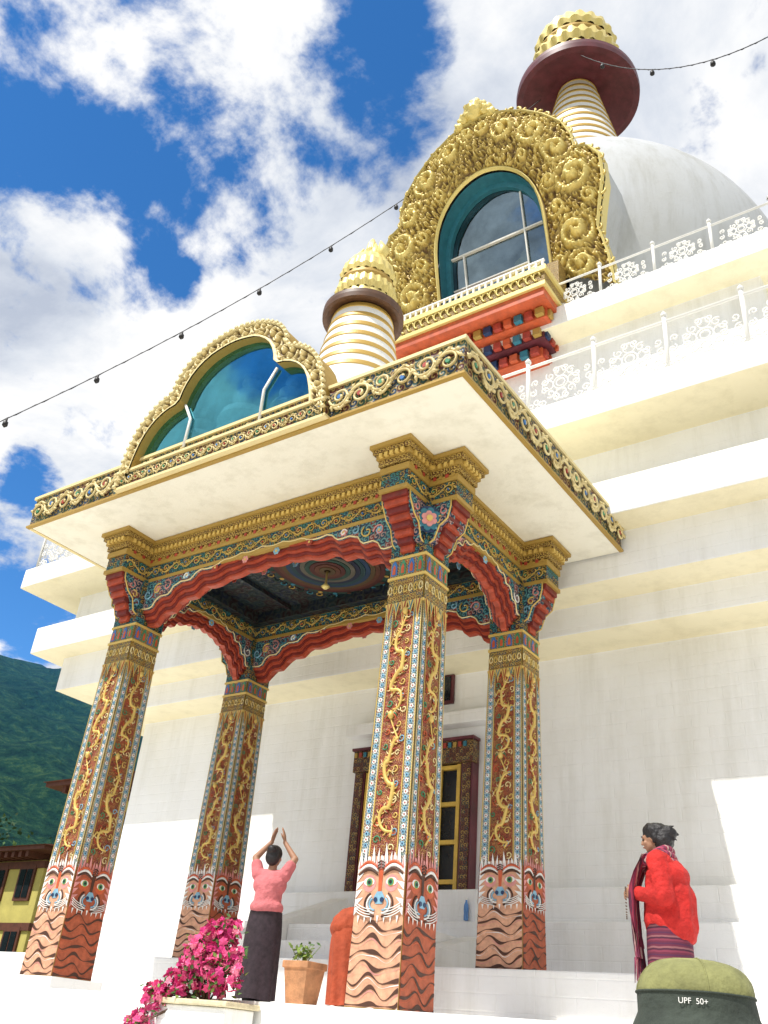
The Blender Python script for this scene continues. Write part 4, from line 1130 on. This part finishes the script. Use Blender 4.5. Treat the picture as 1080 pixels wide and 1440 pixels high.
def house(name,x,y,wx,wy,H,st):
    r=empty(name,(x,y,0)); b=MB(False)
    b.box(-wx/2,wx/2,-wy/2,wy/2,0,H,olivewall)
    b.obj('walls',r,bevel=.03); b=MB(False)
    sh=H/st
    for k in range(st):
        b.box(-wx/2-.08,wx/2+.08,-wy/2-.08,wy/2+.08,sh*(k+1)-.35,sh*(k+1)-.05,timber)
        n=int(wx/2.0)
        for i in range(n):
            cx_=-wx/2+(i+.5)*wx/n; z0=sh*k+.9
            b.box(cx_-.55,cx_+.55,-wy/2-.10,-wy/2+.02,z0-.08,z0+1.38,timber); b.box(cx_-.42,cx_-.04,-wy/2-.13,-wy/2-.101,z0+.05,z0+1.2,darkglass); b.box(cx_+.04,cx_+.42,-wy/2-.13,-wy/2-.101,z0+.05,z0+1.2,darkglass)
        n=int(wy/2.0)
        for i in range(n):
            cy_=-wy/2+(i+.5)*wy/n; z0=sh*k+.9
            b.box(wx/2-.02,wx/2+.10,cy_-.55,cy_+.55,z0-.08,z0+1.38,timber); b.box(wx/2+.101,wx/2+.13,cy_-.42,cy_+.42,z0+.05,z0+1.2,darkglass)
    b.obj('windows_and_bands',r); b=MB(False)
    e=.9
    b.box(-wx/2-e,wx/2+e,-wy/2-e,wy/2+e,H+.25,H+.42,timber)
    for i in range(int(wx/.5)): b.box(-wx/2+i*.5,-wx/2+i*.5+.2,-wy/2-e+.15,wy/2+e-.15,H+.001,H+.249,timber)
    v=[(-wx/2-e-.1,-wy/2-e-.1,H+.421),(wx/2+e+.1,-wy/2-e-.1,H+.421),(wx/2+e+.1,wy/2+e+.1,H+.421),(-wx/2-e-.1,wy/2+e+.1,H+.421),(-wx/2-e,0,H+1.3),(wx/2+e,0,H+1.3)]
    b.add(v,[(0,1,5,4),(1,2,5),(2,3,4,5),(3,0,4),(3,2,1,0)],roofM); b.obj('roof',r)
house('yellow_house',-42.2,30.5,12,9,7.5,3)
house('traditional_house',-26.6,26.5,9,7,9.1,3)
b=MB(False)
fm=[simple('foliage_dark',(.022,.060,.018),.8,var=.4,vs=2),simple('foliage_mid',(.045,.105,.025),.8,var=.4,vs=2),simple('foliage_light',(.085,.15,.035),.8,var=.3,vs=2)]
rt=random.Random(5)
for t in range(26):
    a=math.radians(rt.uniform(138,172)); d=rt.uniform(75,150); x,y=d*math.cos(a),d*math.sin(a); H=d*rt.uniform(.13,.185)
    b.tube([(x,y,0),(x+.2,y,H*.4),(x,y,H*.85)],[.35,.25,.06],wood,6)
    for l in range(6):
        an=rt.uniform(0,6.28); b.tube([(x,y,H*(.3+.08*l)),(x+math.cos(an)*H*.2,y+math.sin(an)*H*.2,H*(.42+.08*l))],[.12,.03],wood,4)
    cl=[Vector((x+rt.gauss(0,H*.13),y+rt.gauss(0,H*.13),H*rt.uniform(.35,.98))) for _ in range(11)]
    for c in cl:
        mt=rt.choice(fm)
        for q_ in range(80):
            dd=Vector((rt.gauss(0,1),rt.gauss(0,1),rt.gauss(0,1))).normalized()*rt.uniform(.4,1.05)*H*.13
            p=c+dd; s_=rt.uniform(.18,.42); n_=Vector((rt.gauss(0,1),rt.gauss(0,1),rt.gauss(0,1))).normalized(); o_=n_.orthogonal().normalized()
            b.add([p,p+n_*s_+o_*s_*.5,p+n_*s_*1.6,p+n_*s_-o_*s_*.5],[(0,1,2,3)],mt if rt.random()<.8 else fm[2])
b.obj('distant_trees')
# ------------------------------------------------------------ world
wd=bpy.data.worlds.new('World'); scene.world=wd; wd.use_nodes=True; nt=wd.node_tree
bg=nt.nodes['Background']
sk=N(nt,'ShaderNodeTexSky',sky_type='NISHITA'); sk.sun_disc=False
sv=Vector((-.142,-.585,1)).normalized()
sk.sun_elevation=math.asin(sv.z); sk.sun_rotation=math.atan2(sv.x,sv.y); sk.altitude=2300; sk.air_density=1.0; sk.dust_density=.3; sk.ozone_density=2.5
tc=N(nt,'ShaderNodeTexCoord'); dr=tc.outputs['Generated']
sp=N(nt,'ShaderNodeSeparateXYZ'); nt.links.new(dr,sp.inputs[0])
zz=math_(nt,'ADD',math_(nt,'MAXIMUM',sp.outputs[2],0),.35)
cb=N(nt,'ShaderNodeCombineXYZ'); nt.links.new(math_(nt,'DIVIDE',sp.outputs[0],zz),cb.inputs[0]); nt.links.new(math_(nt,'DIVIDE',sp.outputs[1],zz),cb.inputs[1])
n1=noise_(nt,cb.outputs[0],6.5,9,.60,.15); n2=noise_(nt,cb.outputs[0],2.0,4,.5,.2)
hole=None
for (v,wv,am) in (((-.552,.280,.786),.026,1.0),((-.427,.369,.825),.012,.8),((-.633,.377,.677),.0035,.95),((-.806,.461,.371),.005,.9),((-.787,.419,.4525),.0015,.6),((-.30,-.6,.74),.06,.9)):
    dp=N(nt,'ShaderNodeVectorMath',operation='DOT_PRODUCT'); nt.links.new(dr,dp.inputs[0]); dp.inputs[1].default_value=Vector(v).normalized()
    h_=math_(nt,'MULTIPLY',math_(nt,'MULTIPLY',math_(nt,'SUBTRACT',dp.outputs['Value'],1-wv),1/wv,True),am)
    hole=h_ if hole is None else math_(nt,'MAXIMUM',hole,h_)
hole=math_(nt,'POWER',hole,.6)
val=math_(nt,'SUBTRACT',math_(nt,'ADD',math_(nt,'MULTIPLY',n1,.8),math_(nt,'MULTIPLY',n2,.3)),math_(nt,'MULTIPLY',hole,.18))
mr=N(nt,'ShaderNodeMapRange',interpolation_type='SMOOTHSTEP'); mr.inputs[1].default_value=.395; mr.inputs[2].default_value=.50; nt.links.new(val,mr.inputs[0])
n3=noise_(nt,cb.outputs[0],3.4,8,.6,.3)
ccol=ramp(nt,n3,[(.34,(3.5,3.9,4.7)),(.46,(5.1,5.4,5.9)),(.58,(7.0,7.0,7.0))])
hs_=N(nt,'ShaderNodeHueSaturation'); hs_.inputs['Saturation'].default_value=1.28; hs_.inputs['Value'].default_value=1.5; nt.links.new(sk.outputs[0],hs_.inputs['Color'])
fin=mix(nt,mr.outputs[0],hs_.outputs[0],ccol)
nt.links.new(fin,bg.inputs['Color']); bg.inputs['Strength'].default_value=.15
sl=bpy.data.lights.new('sun','SUN'); sl.energy=5.0; sl.angle=math.radians(.5); sl.color=(1,.96,.89)
so=bpy.data.objects.new('sun',sl); scene.collection.objects.link(so); so.rotation_euler=(-sv).to_track_quat('-Z','Y').to_euler(); so.location=(0,0,50)
# ------------------------------------------------------------ camera
cd=bpy.data.cameras.new('camera'); cam=bpy.data.objects.new('camera',cd); scene.collection.objects.link(cam)
r=Vector((.8233,.5618,.0812)); fw=Vector((-.5191,.6873,.5080)); r.normalize(); fw=(fw-r*fw.dot(r)).normalized(); up=r.cross(fw)
M=Matrix((( r.x,up.x,-fw.x,0),(r.y,up.y,-fw.y,0),(r.z,up.z,-fw.z,CZ),(0,0,0,1)))
cam.matrix_world=M
cd.sensor_fit='VERTICAL'; cd.sensor_height=36; cd.lens=1282/1440*36; cd.clip_start=.05; cd.clip_end=12000
scene.camera=cam
